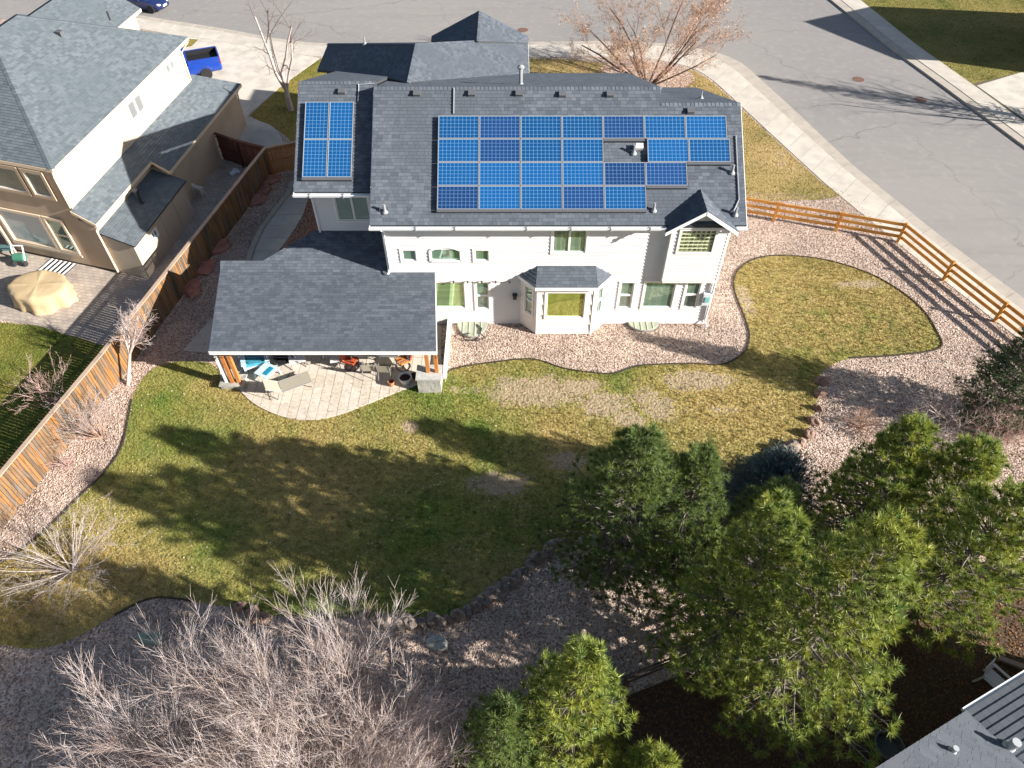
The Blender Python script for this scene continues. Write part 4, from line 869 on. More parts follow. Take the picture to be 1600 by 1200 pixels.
def rail_fence(label, pts, h, m, zs=(.30, .66, 1.02), w=.17):
    root = thing('rail_fence', label, 'fence', (*pts[0], 0))
    for i, p in enumerate(pts):
        q = np.array([*pts[min(i + 1, len(pts) - 1)], 0.]) - np.array([*pts[max(i - 1, 0)], 0.]); q /= np.linalg.norm(q); n = np.array([q[1], -q[0], 0])
        part('post', MB().obox((*p, 0), q, n, Zv, -.07, .07, -.06, .06, 0, h), m, root)
        if i + 1 < len(pts):
            a, b = np.array([*p, 0.]), np.array([*pts[i + 1], 0.]); L = np.linalg.norm(b - a); u = (b - a) / L; n = np.array([u[1], -u[0], 0])
            for z in zs: part('rail', MB().obox(a, u, n, Zv, -.05, L + .05, -.10, -.062, z - w / 2, z + w / 2), m, root)
    return root
rail_fence('honey brown three rail fence angled along the pavement on the right', [(9.2, 34.3), (11.2, 33.55), (14.3, 32.62), (17.4, 31.70), (20.41, 30.74), (21.55, 27.6), (22.75, 24.6), (23.92, 21.7), (25.1, 18.75), (26.2, 15.8)], 1.2, RAILW)
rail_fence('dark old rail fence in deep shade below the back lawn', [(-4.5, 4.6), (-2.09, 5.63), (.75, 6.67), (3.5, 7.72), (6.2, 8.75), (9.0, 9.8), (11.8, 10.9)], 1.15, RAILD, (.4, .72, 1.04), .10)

# ------------------------------------------------------------------ patio paving and its furniture
patio_px = [(345, 600), (368, 600), (378, 614), (398, 632), (425, 646), (455, 655), (490, 657), (530, 649), (575, 632), (620, 614), (655, 602), (690, 596), (690, 500), (340, 500)]
cp = px(patio_px); pat = spline(cp[1:11], 5, closed=False) + [cp[11], cp[12], cp[13], cp[0]]; pat = ccw(pat)
PAVER = mat('patio_paver', (.62, .55, .47), .9, [(3, (.56, .49, .41), .4, .7), (.5, (.66, .58, .50), .45, .7)], objrand=(.54, .475, .40), bump=(40, .25, .01), spec=.15)
patio = struct('patio', MB().prism(pat, -.05, .03), mat('paver_bed', (.36, .31, .26), .95))
X0, X1 = min(p[0] for p in pat), max(p[0] for p in pat); Y0, Y1 = min(p[1] for p in pat), max(p[1] for p in pat)
yy, row = X0, 0
while yy < X1:
    xx = Y0 - (row % 3) * .17
    while xx < min(Y1, 22.6):
        w = (.44, .62, .44, .30)[int(abs(xx * 7 + row * 3)) % 4]
        q = clip_rect(pat, yy + .008, yy + .40, xx + .008, xx + w - .008)
        if len(q) > 2 and area2(q) > .008: part('paver', MB().prism(ccw(q), .028, .055 + random.uniform(-.002, .003)), PAVER, patio)
        xx += w
    yy += .412; row += 1
PZ = .057
TEAL = mat('teal_cushion', (.045, .24, .33), .9, [(4, (.07, .32, .42), .4, .7)], spec=.15); PALEB = mat('pale_blue_paint', (.50, .66, .74), .6, spec=.3); TAN = mat('tan_sling', (.40, .36, .29), .85, [(50, (.33, .30, .24), .4, .6)], spec=.2)
GREYM = mat('grey_metal', (.34, .33, .32), .4, metallic=.4, spec=.5); BLACKF = mat('black_fabric', (.015, .016, .02), .85); REDF = mat('red_cushion', (.42, .06, .025), .85, [(4, (.50, .11, .03), .4, .7)]); RUST = mat('orange_seat', (.50, .20, .06), .85)
def root_at(name, label, cat, x, y, rz, group=None): return thing(name, label, cat, (*at(x, y, PZ)[:2], PZ), R(rz), group)
def lp(name, mb, m, r, **k): return part(name, mb, m, r, local=True, **k)
# wide teal cushioned lounge chair, half under the cover
r = root_at('lounge_chair', 'big teal cushioned lounge chair with pale blue frame under the patio cover', 'chair', 402, 568, 20)
for x in (-.5, .5):
    for y in (-.4, .42): lp('leg', MB().box(x - .05, x + .05, y - .05, y + .05, 0, .5), PALEB, r)
    lp('armrest', MB().box(x - .10, x + .10, -.52, .45, .5, .54), PALEB, r)
lp('seat_cushion', MB().box(-.44, .44, -.42, .42, .30, .45), TEAL, r); lp('seat_frame', MB().box(-.45, .45, -.45, .45, .2, .29), PALEB, r)
lp('backrest', MB().add([(-.45, .38, .35), (.45, .38, .35), (.45, .68, 1.0), (-.45, .68, 1.0), (-.45, .46, .33), (.45, .46, .33), (.45, .76, .98), (-.45, .76, .98)], [(0, 1, 2, 3), (7, 6, 5, 4), (0, 4, 5, 1), (1, 5, 6, 2), (2, 6, 7, 3), (3, 7, 4, 0)]), TEAL, r)
# pale blue footstool with teal insert
r = root_at('footstool', 'pale blue slatted footstool with teal pad beside the tan lounger', 'footstool', 419, 588, -28)
for i in range(5): lp('slat', MB().box(-.34 + i * .138, -.22 + i * .138, -.38, .38, .38, .405), PALEB, r)
lp('pad', MB().box(.05, .25, -.24, .24, .406, .43), mat('teal_pad', (.01, .22, .36), .7), r)
for x in (-.32, .32):
    for y in (-.36, .36): lp('leg', MB().bar((x, y, .38), (x * 1.15, y * 1.1, 0), .055), PALEB, r)
    lp('rail', MB().box(x - .025, x + .025, -.36, .36, .32, .378), PALEB, r)
# black lounger
r = root_at('lounge_chair', 'black sling lounge chair at the back of the patio', 'chair', 444, 566, 30)
lp('seat', MB().box(-.32, .32, -.5, .3, .34, .38), BLACKF, r)
lp('backrest', MB().add([(-.32, .3, .36), (.32, .3, .36), (.32, .72, .95), (-.32, .72, .95), (-.32, .34, .34), (.32, .34, .34), (.32, .76, .93), (-.32, .76, .93)], [(0, 1, 2, 3), (7, 6, 5, 4), (0, 4, 5, 1), (1, 5, 6, 2), (2, 6, 7, 3), (3, 7, 4, 0)]), BLACKF, r)
for x in (-.35, .35):
    lp('leg', MB().bar((x, -.5, .4), (x, -.3, 0), .035), DARKMET, r); lp('leg', MB().bar((x, .3, .4), (x, .5, 0), .035), DARKMET, r); lp('armrest', MB().box(x - .03, x + .03, -.5, .35, .56, .59), DARKMET, r)
# white side table
r = root_at('side_table', 'white folding side table beside the black lounge chair', 'table', 467, 570, 20)
lp('table_top', MB().box(-.35, .35, -.3, .3, .42, .45), WHITE, r)
for x in (-.3, .3): lp('leg', MB().bar((x, -.26, .42), (x, .26, 0), .03), GREYM, r); lp('leg', MB().bar((x, .26, .42), (x, -.26, 0), .03), GREYM, r)
# tan sling chaise
r = root_at('chaise_lounge', 'tan sling chaise lounge with raised back on the sunny patio', 'chaise', 446, 611, 28)
lp('seat', MB().box(-.15, 1.15, -.32, .32, .33, .352), TAN, r)
lp('backrest', MB().add([(-.19, -.32, .35), (-.19, .32, .35), (-.74, .32, .80), (-.74, -.32, .80), (-.17, -.32, .37), (-.17, .32, .37), (-.72, .32, .82), (-.72, -.32, .82)], [(0, 1, 2, 3), (7, 6, 5, 4), (0, 4, 5, 1), (1, 5, 6, 2), (2, 6, 7, 3), (3, 7, 4, 0)]), TAN, r)
for y in (-.34, .34):
    lp('frame_rail', MB().tube([(1.2, y, .34), (-.17, y, .34)], .022, 6), GREYM, r); lp('frame_rail', MB().tube([(-.17, y, .36), (-.76, y, .83)], .022, 6), GREYM, r)
    for x in (1.0, -.3): lp('leg', MB().tube([(x, y, .33), (x + (.1 if x > 0 else -.1), y, 0)], .02, 6), GREYM, r)
lp('back_brace', MB().tube([(-.6, -.3, .68), (-.62, -.28, .05), (-.62, .28, .05), (-.6, .3, .68)], .016, 5), GREYM, r)
# dining set
r = root_at('dining_table', 'long dark glass topped dining table under the patio cover edge', 'table', 591, 571, -2)
lp('table_top', MB().box(-.95, .95, -.1, .95, .70, .72), mat('smoked_glass', (.10, .11, .11), .12, spec=.9), r)
for a in ((-.98, .98, -.13, -.1), (-.98, .98, .95, .98), (-.98, -.95, -.1, .95), (.95, .98, -.1, .95)): lp('rim', MB().box(*a, .685, .73), GREYM, r)
for x in (-.8, .8):
    for y in (.0, .85): lp('leg', MB().tube([(x, y, .7), (x * 1.06, y, 0)], .03, 6), GREYM, r)
def sling_chair(label, x, y, rz):
    r = root_at('dining_chair', label, 'chair', x, y, rz, 'sling dining chairs')
    lp('seat', MB().box(-.24, .24, -.22, .24, .42, .435), TAN, r)
    lp('backrest', MB().add([(-.24, -.25, .44), (.24, -.25, .44), (.24, -.36, .92), (-.24, -.36, .92), (-.24, -.235, .44), (.24, -.235, .44), (.24, -.345, .92), (-.24, -.345, .92)], [(0, 1, 2, 3), (7, 6, 5, 4), (0, 4, 5, 1), (1, 5, 6, 2), (2, 6, 7, 3), (3, 7, 4, 0)]), TAN, r)
    for q in (-.27, .27):
        lp('leg', MB().tube([(q, .26, 0), (q, .22, .43), (q, .2, .62), (q, -.26, .64)], .016, 5), GREYM, r); lp('leg', MB().tube([(q, -.42, 0), (q, -.24, .43), (q, -.37, .94)], .016, 5), GREYM, r)
sling_chair('tan sling dining chair on the left, back to the lawn', 579, 584, 3); sling_chair('tan sling dining chair on the right, back to the lawn', 604, 586, -4)
def swivel(label, x, y, rz, m1, m2):
    r = root_at('swivel_chair', label, 'chair', x, y, rz)
    lp('seat', MB().box(-.27, .27, -.25, .27, .40, .49), m2, r)
    lp('backrest', MB().add([(-.26, .24, .5), (.26, .24, .5), (.24, .38, 1.0), (-.24, .38, 1.0), (-.26, .31, .5), (.26, .31, .5), (.24, .45, 1.0), (-.24, .45, 1.0)], [(0, 1, 2, 3), (7, 6, 5, 4), (0, 4, 5, 1), (1, 5, 6, 2), (2, 6, 7, 3), (3, 7, 4, 0)]), m1, r)
    ring = [(.30 * math.cos(t), .30 * math.sin(t), .02) for t in np.linspace(0, 2 * math.pi, 15)]
    lp('base_ring', MB().tube(ring, .02, 5), DARKMET, r); lp('stem', MB().tube([(0, 0, .02), (0, 0, .4)], .03, 6).tube([(-.3, 0, .02), (.3, 0, .02)], .015, 5), DARKMET, r)
    for q in (-.3, .3): lp('armrest', MB().tube([(q, -.2, .45), (q, -.22, .66), (q, .25, .68)], .018, 5), DARKMET, r)
swivel('red backed swivel chair at the right end of the dining table', 631, 573, -60, REDF, RUST); swivel('red cushioned swivel chair at the left end of the dining table', 551, 573, 70, REDF, REDF)
r = root_at('stool', 'small white stool standing on the patio paving left of the dining table', 'stool', 526, 572, 10)
lp('seat', MB().box(-.2, .2, -.2, .2, .43, .46), WHITE, r)
for x in (-.17, .17):
    for y in (-.17, .17): lp('leg', MB().box(x - .015, x + .015, y - .015, y + .015, 0, .43), DARKMET, r)
def pot(label, x, y, R0, h, m, soil=True):
    r = root_at('plant_pot', label, 'pot', x, y, 0)
    lp('bowl', MB().lathe([(R0 * .62, 0), (R0 * .95, h * .8), (R0, h), (R0 * .86, h), (R0 * .8, h * .72)], n=18), m, r, smooth=False); lp('soil', MB().lathe([(R0 * .80, h * .74), (R0 * .1, h * .80)], n=14), mat('dark_soil', (.05, .025, .02), .95), r)
pot('white bowl planter filled with dark soil on the patio', 634, 597, .30, .36, WHITE); pot('little terracotta pot beside the white bowl planter', 612, 602, .15, .26, mat('terracotta', (.50, .20, .10), .8)); pot('small black pot between the white planter and stone pillar', 648, 591, .14, .24, DARKMET)
r = thing('string_lights', 'string of small bulbs along the patio cover and rear wall', 'lights', (-6, 20.0, 2.4))
def bulbs(pts):
    for a, b in zip(pts[:-1], pts[1:]):
        a, b = np.array(a), np.array(b); path = [a + (b - a) * t + np.array([0, 0, -.10 * 4 * t * (1 - t)]) for t in np.linspace(0, 1, 7)]
        part('cord', MB().tube(path, .008, 4), DARKMET, r)
        part('bulb', MB().lathe([(.015, .05), (.045, 0), (.03, -.07), (.008, -.09)], b + np.array([0, -.05, -.02]), 8), DARKMET, r)
bulbs([(-12.2 + i * 1.14, 20.03, 2.36) for i in range(9)]); bulbs([(-3.2 + i * .62, 24.36, 2.66) for i in range(6)])

# ------------------------------------------------------------------ window wells, stones, small yard things
WELLP = mat('well_cover', (.42, .44, .33), .3, [(2, (.34, .37, .28), .4, .6)], spec=.6)
def well(label, x0, x1, d, tangled):
    r = thing('window_well', label, 'window well', ((x0 + x1) / 2, 24.4, 0)); xc, w = (x0 + x1) / 2, (x1 - x0) / 2
    arc = [(xc + w * math.cos(t), 24.40 - d * math.sin(t)) for t in np.linspace(0, math.pi, 13)]
    part('cover', MB().prism(ccw(arc), .10, .14), WELLP, r)
    part('rim', MB().tube([(a, b, .08) for a, b in arc], .035, 5), GREYM, r)
    for k in range(1, 5):
        x = x0 + (x1 - x0) * k / 5; part('bar', MB().box(x - .015, x + .015, 24.40 - d * math.sqrt(max(0, 1 - ((x - xc) / w) ** 2)), 24.40, .14, .165), mat('cream_bar', (.62, .60, .48), .6), r)
    if tangled: part('hose', MB().tube([(xc + .2, 24.2, .18), (xc + .45, 23.9, .2), (xc + .38, 23.6, .18), (xc + .6, 23.35, .16), (xc + .3, 23.2, .12), (xc - .3, 23.25, .1), (xc - .5, 23.5, .17), (xc - .1, 23.62, .17)], .03, 6), DARKMET, r)
well('window well under a cloudy ribbed cover with a dark hose on it', -2.55, -1.15, .95, True); well('half round cloudy window well cover right of the bay window', 5.45, 6.85, .55, False)
ROCK1 = mat('grey_boulder', (.20, .165, .14), .9, [(3, (.30, .25, .21), .4, .65), (12, (.12, .10, .09), .5, .7)], bump=(6, .7, .05), spec=.15)
ROCK2 = mat('red_sandstone', (.34, .15, .11), .9, [(3, (.42, .21, .16), .4, .65), (12, (.24, .11, .08), .5, .7)], bump=(6, .6, .04), spec=.15)
ROCK4 = mat('rusty_boulder', (.24, .155, .12), .9, [(3, (.33, .23, .18), .4, .65), (12, (.14, .09, .07), .5, .7)], bump=(6, .7, .05), spec=.15)
ROCK3 = mat('pale_rock', (.42, .43, .40), .9, [(4, (.34, .36, .33), .4, .65)], bump=(6, .6, .04), spec=.15)
edge_rocks = [(566, 970), (583, 974), (601, 972), (620, 975), (640, 973), (660, 974), (681, 972), (700, 969), (716, 964), (730, 956), (744, 947), (757, 938), (771, 930), (784, 920), (797, 911), (808, 903), (818, 893), (829, 884), (842, 873), (857, 863), (868, 853), (1132, 762), (1148, 755), (1163, 747), (1178, 737), (1192, 727), (1206, 719), (1222, 709), (1236, 700), (1250, 693), (1262, 680), (1270, 660), (1276, 640), (1281, 617), (1284, 597), (375, 950), (398, 962), (412, 966)]
def boulder(c, rx, ry, rz, seed, m, label, group=None, rot=0): return single('boulder', MB().blob((c[0], c[1], rz * .45), rx, ry, rz, seed, .2, rot, flat=-.05), m, label, 'boulder', group)
KINDS = [(lambda x, y: x < 500, 'rust brown edging boulder at the left end of the lower lawn edge', 'boulders at the left end of the lawn edge'), (lambda x, y: x < 690, 'grey brown boulder in the straight row behind the bare tree', 'boulders in the straight bottom row'),
         (lambda x, y: x < 900, 'grey brown boulder in the row climbing from the lawn bottom to the tall pine', 'boulders climbing to the tall pine'), (lambda x, y: x < 1250, 'dark boulder in the row between the tall pine and the blue spruce', 'boulders by the blue spruce'),
         (lambda x, y: True, 'reddish boulder in the row beside the shaded right gravel bed', 'boulders beside the right gravel bed')]
for i, (x, y) in enumerate(edge_rocks):
    r_ = random.Random(i + 50); c = at(x, y); s = r_.uniform(.18, .34); kd = next(k for k in KINDS if k[0](x, y))
    boulder(c, s * r_.uniform(.9, 1.3), s * r_.uniform(.7, 1.0), s * r_.uniform(.6, .9), i, ROCK4 if (x < 500 or x >= 1250) else ROCK1, kd[1], kd[2], r_.uniform(0, 3))
flat = [(418, 282, .75, .5, 'red flagstone boulder nearest the cedar fence'), (398, 312, .85, .6, 'large rounded red flagstone by the curved side path'), (337, 390, .85, .6, 'red flagstone boulder left of the patio roof corner'), (317, 420, .75, .6, 'middle red flagstone against the shaded picket fence'), (300, 452, .75, .55, 'lowest red flagstone in the gravel beside the patio roof'),
        (415, 298, .6, .4, 'thin red flagstone lying under its neighbours by the cedar fence')]
for i, (x, y, a, b, l) in enumerate(flat): boulder(at(x, y), a, b, .22, 80 + i, ROCK2, l, None, .4 + i * .3)
boulder(at(684, 1006), .32, .26, .2, 90, ROCK3, 'pale flat rock alone in the shaded gravel right of the bare shrubs'); boulder(at(236, 998), .34, .24, .2, 91, mat('mossy_rock', (.24, .32, .26), .9, bump=(6, .6, .04)), 'greenish rock alone in the gravel left of the bare shrubs')
MAN = mat('manhole_iron', (.16, .085, .065), .7, [(30, (.22, .13, .10), .4, .7)], spec=.3)
for x, y, l in ((1341, 124, 'upper round iron manhole cover in the tree shadow on the street'), (1438, 156, 'round iron manhole cover nearer the right kerb of the street'), (817, 47, 'round iron manhole cover beyond the gable of the white house')):
    c = at(x, y, -.12); r = thing('manhole_cover', l, 'manhole', c); part('lid', MB().lathe([(.42, .004), (.42, .016), (.40, .02), (.05, .022)], c, 20), MAN, r); part('collar', MB().lathe([(.56, .002), (.56, .008), (.44, .01), (.43, .004)], c, 20), ASPH, r)
# covered table on the neighbour's terrace
COV = mat('beige_cover', (.50, .375, .22), .85, [(1.5, (.44, .325, .19), .4, .7)], bump=(2.5, .4, .06), spec=.2)
cc = at(72, 466); r = thing('covered_table', 'round outdoor table under a draped beige canvas cover', 'table', (cc[0], cc[1], 0)); mb = MB(); n = 110; prof = [(.0, .90), (.5, .905), (1.05, .89), (1.22, .86), (1.30, .78), (1.29, .45), (1.34, .12), (1.37, .02)]
for j, (q, z) in enumerate(prof):
    for k in range(n):
        t = 2 * math.pi * k / n; fold = (max(0, j - 3) / 4) * (.10 * math.sin(5 * t + 1) * abs(math.sin(1.5 * t)) + .045 * math.sin(13 * t + .8 * math.sin(3 * t))) + .012 * math.sin(5 * t + j); mb.v.append((q * (1 + fold) * (1.12 + .05 * math.cos(4 * t)) * math.cos(t), q * (1 + fold) * .86 * math.sin(t), max(.012, z + (.022 * math.sin(3 * t + .8) + .05 * max(0, math.sin(4 * t + .4)) ** 6) * (q / 1.3))))
for j in range(len(prof) - 1):
    for k in range(n): mb.f.append((j * n + k, (j + 1) * n + k, (j + 1) * n + (k + 1) % n, j * n + (k + 1) % n))
o = part('cover', mb, COV, r, local=True, smooth=True); o.rotation_euler = (0, 0, R(-12))
part('pull_cord', MB().tube([(cc[0] + .9, cc[1] - .6, .75), (cc[0] + 1.3, cc[1] - .2, .55), (cc[0] + 1.35, cc[1] + .2, .6)], .015, 5), DARKMET, r)
g = thing('window_well', 'dark window well under white bars beside the stucco house wall', 'window well', (*nb(-3.0, -.7)[:2], 0)); part('pit_shade_sheet', MB().obox(np.array(nb(-3.0, 0, .016)), NA, nbm, Zv, -.75, .75, .12, 1.2, 0, .01), mat('pit_shade_black', (.02, .02, .022), .9), g)  # flat black sheet paints the shade inside the well
for k in range(6): part('bar', MB().obox(np.array(nb(-3.7 + k * .27, 0, .03)), NA, nbm, Zv, -.03, .03, .12, 1.2, .0, .05), WHITE, g)
# hose cart and planters at the far left
c = at(37, 412); r = thing('hose_cart', 'small hose cart with green hose on the terrace by the stucco house', 'hose cart', (c[0], c[1], .014))
part('reel', MB().tube([(c[0] - .25, c[1], .4), (c[0] + .25, c[1], .4)], .22, 12), mat('green_hose', (.05, .18, .12), .5), r)
for s in (-.28, .28):
    part('wheel', MB().tube([(c[0] + s - .03, c[1] - .2, .16), (c[0] + s + .03, c[1] - .2, .16)], .15, 12), DARKMET, r); part('side_frame', MB().bar((c[0] + s, c[1] - .2, .16), (c[0] + s, c[1] + .25, .95), .05), WHITE, r)
part('handle', MB().bar((c[0] - .28, c[1] + .25, .95), (c[0] + .28, c[1] + .25, .95), .05), WHITE, r)
c = at(6, 398); r = thing('bench', 'dark bench at the left edge of the neighbouring terrace', 'bench', (c[0], c[1], .014))
for k in range(4): part('slat', MB().box(c[0] - .7, c[0] + .7, c[1] - .24 + k * .13, c[1] - .13 + k * .13, .42, .45), mat('teal_slat', (.09, .17, .17), .7), r)
for x in (-.6, .6):
    for y in (-.2, .22): part('leg', MB().box(c[0] + x - .03, c[0] + x + .03, c[1] + y - .03, c[1] + y + .03, .014, .42), DARKMET, r)
c = at(368, 272); single('plastic_bag', MB().blob((c[0], c[1], .12), .28, .22, .16, 5, .3, n=10), mat('white_plastic', (.66, .70, .76), .5), 'crumpled white plastic bag on the paving by the dark gate', 'bag')
# white dog in the side passage: one skinned body
c = np.array(at(313, 306)); dv = [(-.30, 0, .52), (0, 0, .50), (.28, 0, .55), (.42, 0, .70), (.52, 0, .76), (.66, 0, .72), (-.40, 0, .60), (-.52, 0, .72)]
de_ = [(0, 1), (1, 2), (2, 3), (3, 4), (4, 5), (0, 6), (6, 7)]; rad = [.13, .13, .15, .09, .09, .045, .04, .025]
for sx, hind in ((-.28, 1), (.26, 0)):
    for sy in (-.09, .09):
        b0 = len(dv); dv += [(sx, sy, .40), (sx + (.05 if hind else 0), sy, .28), (sx - (.04 if hind else .0), sy, .15), (sx + .0, sy, .03), (sx + .06, sy, .025)]; rad += [.075, .055, .035, .032, .03]
        de_ += [(0 if hind else 2, b0), (b0, b0 + 1), (b0 + 1, b0 + 2), (b0 + 2, b0 + 3), (b0 + 3, b0 + 4)]
for sy in (-.06, .06): dv.append((.50, sy, .85)); rad.append(.025); de_.append((4, len(dv) - 1))
me = bpy.data.meshes.new('dog'); me.from_pydata(dv, de_, []); me.materials.append(mat('white_fur', (.68, .64, .56), .9, [(9, (.58, .54, .46), .4, .7)])); dog = link('dog', me)
dog.modifiers.new('skin', 'SKIN'); dog.modifiers.new('smooth', 'SUBSURF').levels = 1; dog.modifiers['smooth'].render_levels = 1
for i, q in enumerate(rad): me.skin_vertices[0].data[i].radius = (q, q)
me.skin_vertices[0].data[0].use_root = True
dog.location = (c[0], c[1], .014); dog.rotation_euler = (0, 0, R(160)); tag(dog, 'white dog standing in the shaded paved passage beside the fence', 'dog')

# ------------------------------------------------------------------ trees and shrubs
def seg_mesh(name, S, m, n=3):
    """many tapered twigs (p, q, r0, r1) as one mesh"""
    S = np.array(S, float); p, q, r0, r1 = S[:, :3], S[:, 3:6], S[:, 6], S[:, 7]
    d = q - p; d /= np.linalg.norm(d, axis=1)[:, None] + 1e-9
    a = np.where(np.abs(d[:, 2:3]) < .9, np.array([[0, 0, 1.]]), np.array([[1., 0, 0]])); x = np.cross(d, a); x /= np.linalg.norm(x, axis=1)[:, None]; y = np.cross(d, x)
    V = np.empty((len(S), 2 * n, 3))
    for k in range(n):
        c, s = math.cos(2 * math.pi * k / n), math.sin(2 * math.pi * k / n)
        V[:, k] = p + r0[:, None] * (c * x + s * y); V[:, n + k] = q + r1[:, None] * (c * x + s * y)
    f = np.array([(k, (k + 1) % n, n + (k + 1) % n, n + k) for k in range(n)])
    F = (f[None] + 2 * n * np.arange(len(S))[:, None, None]).reshape(-1, 4)
    return tri_mesh(name, V.reshape(-1, 3), F, m)
def rot_about(d, ang, az, g):
    a = np.array([0, 0, 1.]) if abs(d[2]) < .95 else np.array([1., 0, 0]); x = np.cross(d, a); x /= np.linalg.norm(x); y = np.cross(d, x)
    v = d * math.cos(ang) + (x * math.cos(az) + y * math.sin(az)) * math.sin(ang); return v / np.linalg.norm(v)
def limb(S, g, p, d, L, r, level, up, kids, wig, ang=(.45, .9), ratio=.62):
    k = max(3, int(4 if level > 1 else 3)); st = L / k; pts = [np.array(p)]; az = g.uniform(0, 6.28)
    for i in range(k):
        r0, r1 = r * (1 - .62 * i / k), r * (1 - .62 * (i + 1) / k)
        d = d + g.normal(0, wig, 3) + np.array([0, 0, up]); d /= np.linalg.norm(d); q = pts[-1] + d * st
        S.append([*pts[-1], *q, r0, r1]); pts.append(q)
        if level > 0 and (i > 0 or level < 3):
            for _ in range(kids[min(level, len(kids) - 1)]):
                az += 2.4 + g.uniform(-.5, .5); b = rot_about(d, g.uniform(*ang), az, g); t = g.uniform(0, 1)
                limb(S, g, pts[-2] + (q - pts[-2]) * t, b, L * ratio * g.uniform(.65, 1.1) * (1 - .35 * i / k), max(.0045, r1 * .55), level - 1, up, kids, wig, ang, ratio)
    return pts
def bare_tree(name, label, cat, base, h, stems, spread, level, seed, bark, twig, r0=.06, up=.04, kids=(0, 1, 1, 2), wig=.10, trunk=0.0, group=None, ang=(.45, .9), lean=(0, 0), litter=None):
    g = np.random.default_rng(seed); root = thing(name, label, cat, base, 0, group); S = []; T = []
    o = np.array([0, 0, 0.])
    if trunk:
        q = o + np.array([lean[0] * trunk, lean[1] * trunk, trunk]); mid = (o + q) / 2 + g.normal(0, .04, 3)
        T += [[*o, *mid, r0 * 1.5, r0 * 1.25], [*mid, *q, r0 * 1.25, r0 * 1.1]]; o = q
    for i in range(stems):
        a = (2.39996 * i if stems > 18 else 2 * math.pi * i / stems) + g.uniform(-.5, .5); t = spread * (g.uniform(.45, 1.1) if stems <= 18 else 1.25 * math.sqrt((i + .5) / stems) * g.uniform(.85, 1.1))
        d = np.array([math.cos(a) * t + lean[0], math.sin(a) * t + lean[1], 1.]); d /= np.linalg.norm(d)
        B = []; limb(B, g, o + np.array([math.cos(a), math.sin(a), 0]) * r0 * .6, d, (h - trunk) * g.uniform(.6, .8), r0 * g.uniform(.7, 1.0), level, up, kids, wig, ang)
        k = 4; T += B[:1] if not trunk else []; S += B[1:] if not trunk else B
    if not T: T = S[:1]
    big = [s for s in S if s[6] > r0 * .42]; small = [s for s in S if s[6] <= r0 * .42]
    part('trunk', seg_mesh('trunk', T + big, bark, 6), None, root, local=True)
    part('crown', seg_mesh('crown', small, twig, 3), None, root, local=True)
    if litter:
        E_ = np.array(small)[:, 3:6]; E_ = E_[g.uniform(0, 1, len(E_)) < litter[1]]; n = len(E_); V = np.empty((n, 4, 3))
        for i in range(4): V[:, i] = E_ + g.normal(0, litter[2], (n, 3))
        part('dry_leaf', tri_mesh('dry_leaf', V.reshape(-1, 3), np.arange(4 * n).reshape(-1, 4), litter[0]), None, root, local=True, kind='stuff')
    return root

def needles(name, C, D, m, seed, count=18, ln=(.12, .19), wd=.011, spread=(.35, 1.25)):
    """tufts of long needles at C pointing along D"""
    g = np.random.default_rng(seed); C = np.repeat(C, count, 0); D = np.repeat(D, count, 0); n = len(C)
    a = np.where(np.abs(D[:, 2:3]) < .9, np.array([[0, 0, 1.]]), np.array([[1., 0, 0]])); x = np.cross(D, a); x /= np.linalg.norm(x, axis=1)[:, None]; y = np.cross(D, x)
    th = g.uniform(*spread, n)[:, None]; az = g.uniform(0, 2 * np.pi, n)[:, None]; v = D * np.cos(th) + (x * np.cos(az) + y * np.sin(az)) * np.sin(th); v[:, 2] += .10
    w = np.cross(v, g.normal(0, 1, (n, 3))); w /= np.linalg.norm(w, axis=1)[:, None] + 1e-9; L = g.uniform(*ln, n)[:, None]; C = C - D * g.uniform(0, .12, n)[:, None]
    V = np.empty((n, 3, 3)); V[:, 0] = C - w * wd; V[:, 1] = C + w * wd; V[:, 2] = C + v * L
    return tri_mesh(name, V.reshape(-1, 3), np.arange(3 * n).reshape(-1, 3), m)
PBARK = mat('pine_bark', (.17, .14, .12), .95, [(9, (.30, .26, .23), .45, .7)], bump=(20, .6, .03), spec=.1)
DEADT = mat('dead_twig', (.30, .26, .23), .9, [(3, (.28, .24, .21), .4, .7)], spec=.1)
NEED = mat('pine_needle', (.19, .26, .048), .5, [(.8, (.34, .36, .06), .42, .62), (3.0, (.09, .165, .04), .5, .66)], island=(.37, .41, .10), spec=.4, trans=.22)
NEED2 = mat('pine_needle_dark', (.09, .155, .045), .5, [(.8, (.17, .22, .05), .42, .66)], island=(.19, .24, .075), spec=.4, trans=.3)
NSPR = mat('blue_spruce_needle', (.075, .14, .14), .6, [(2, (.05, .10, .11), .4, .7)], island=(.17, .26, .26), spec=.3, trans=.1)
NDRK = mat('dark_spruce_needle', (.055, .10, .035), .6, [(2, (.035, .07, .03), .4, .7)], island=(.12, .17, .06), spec=.3, trans=.1)
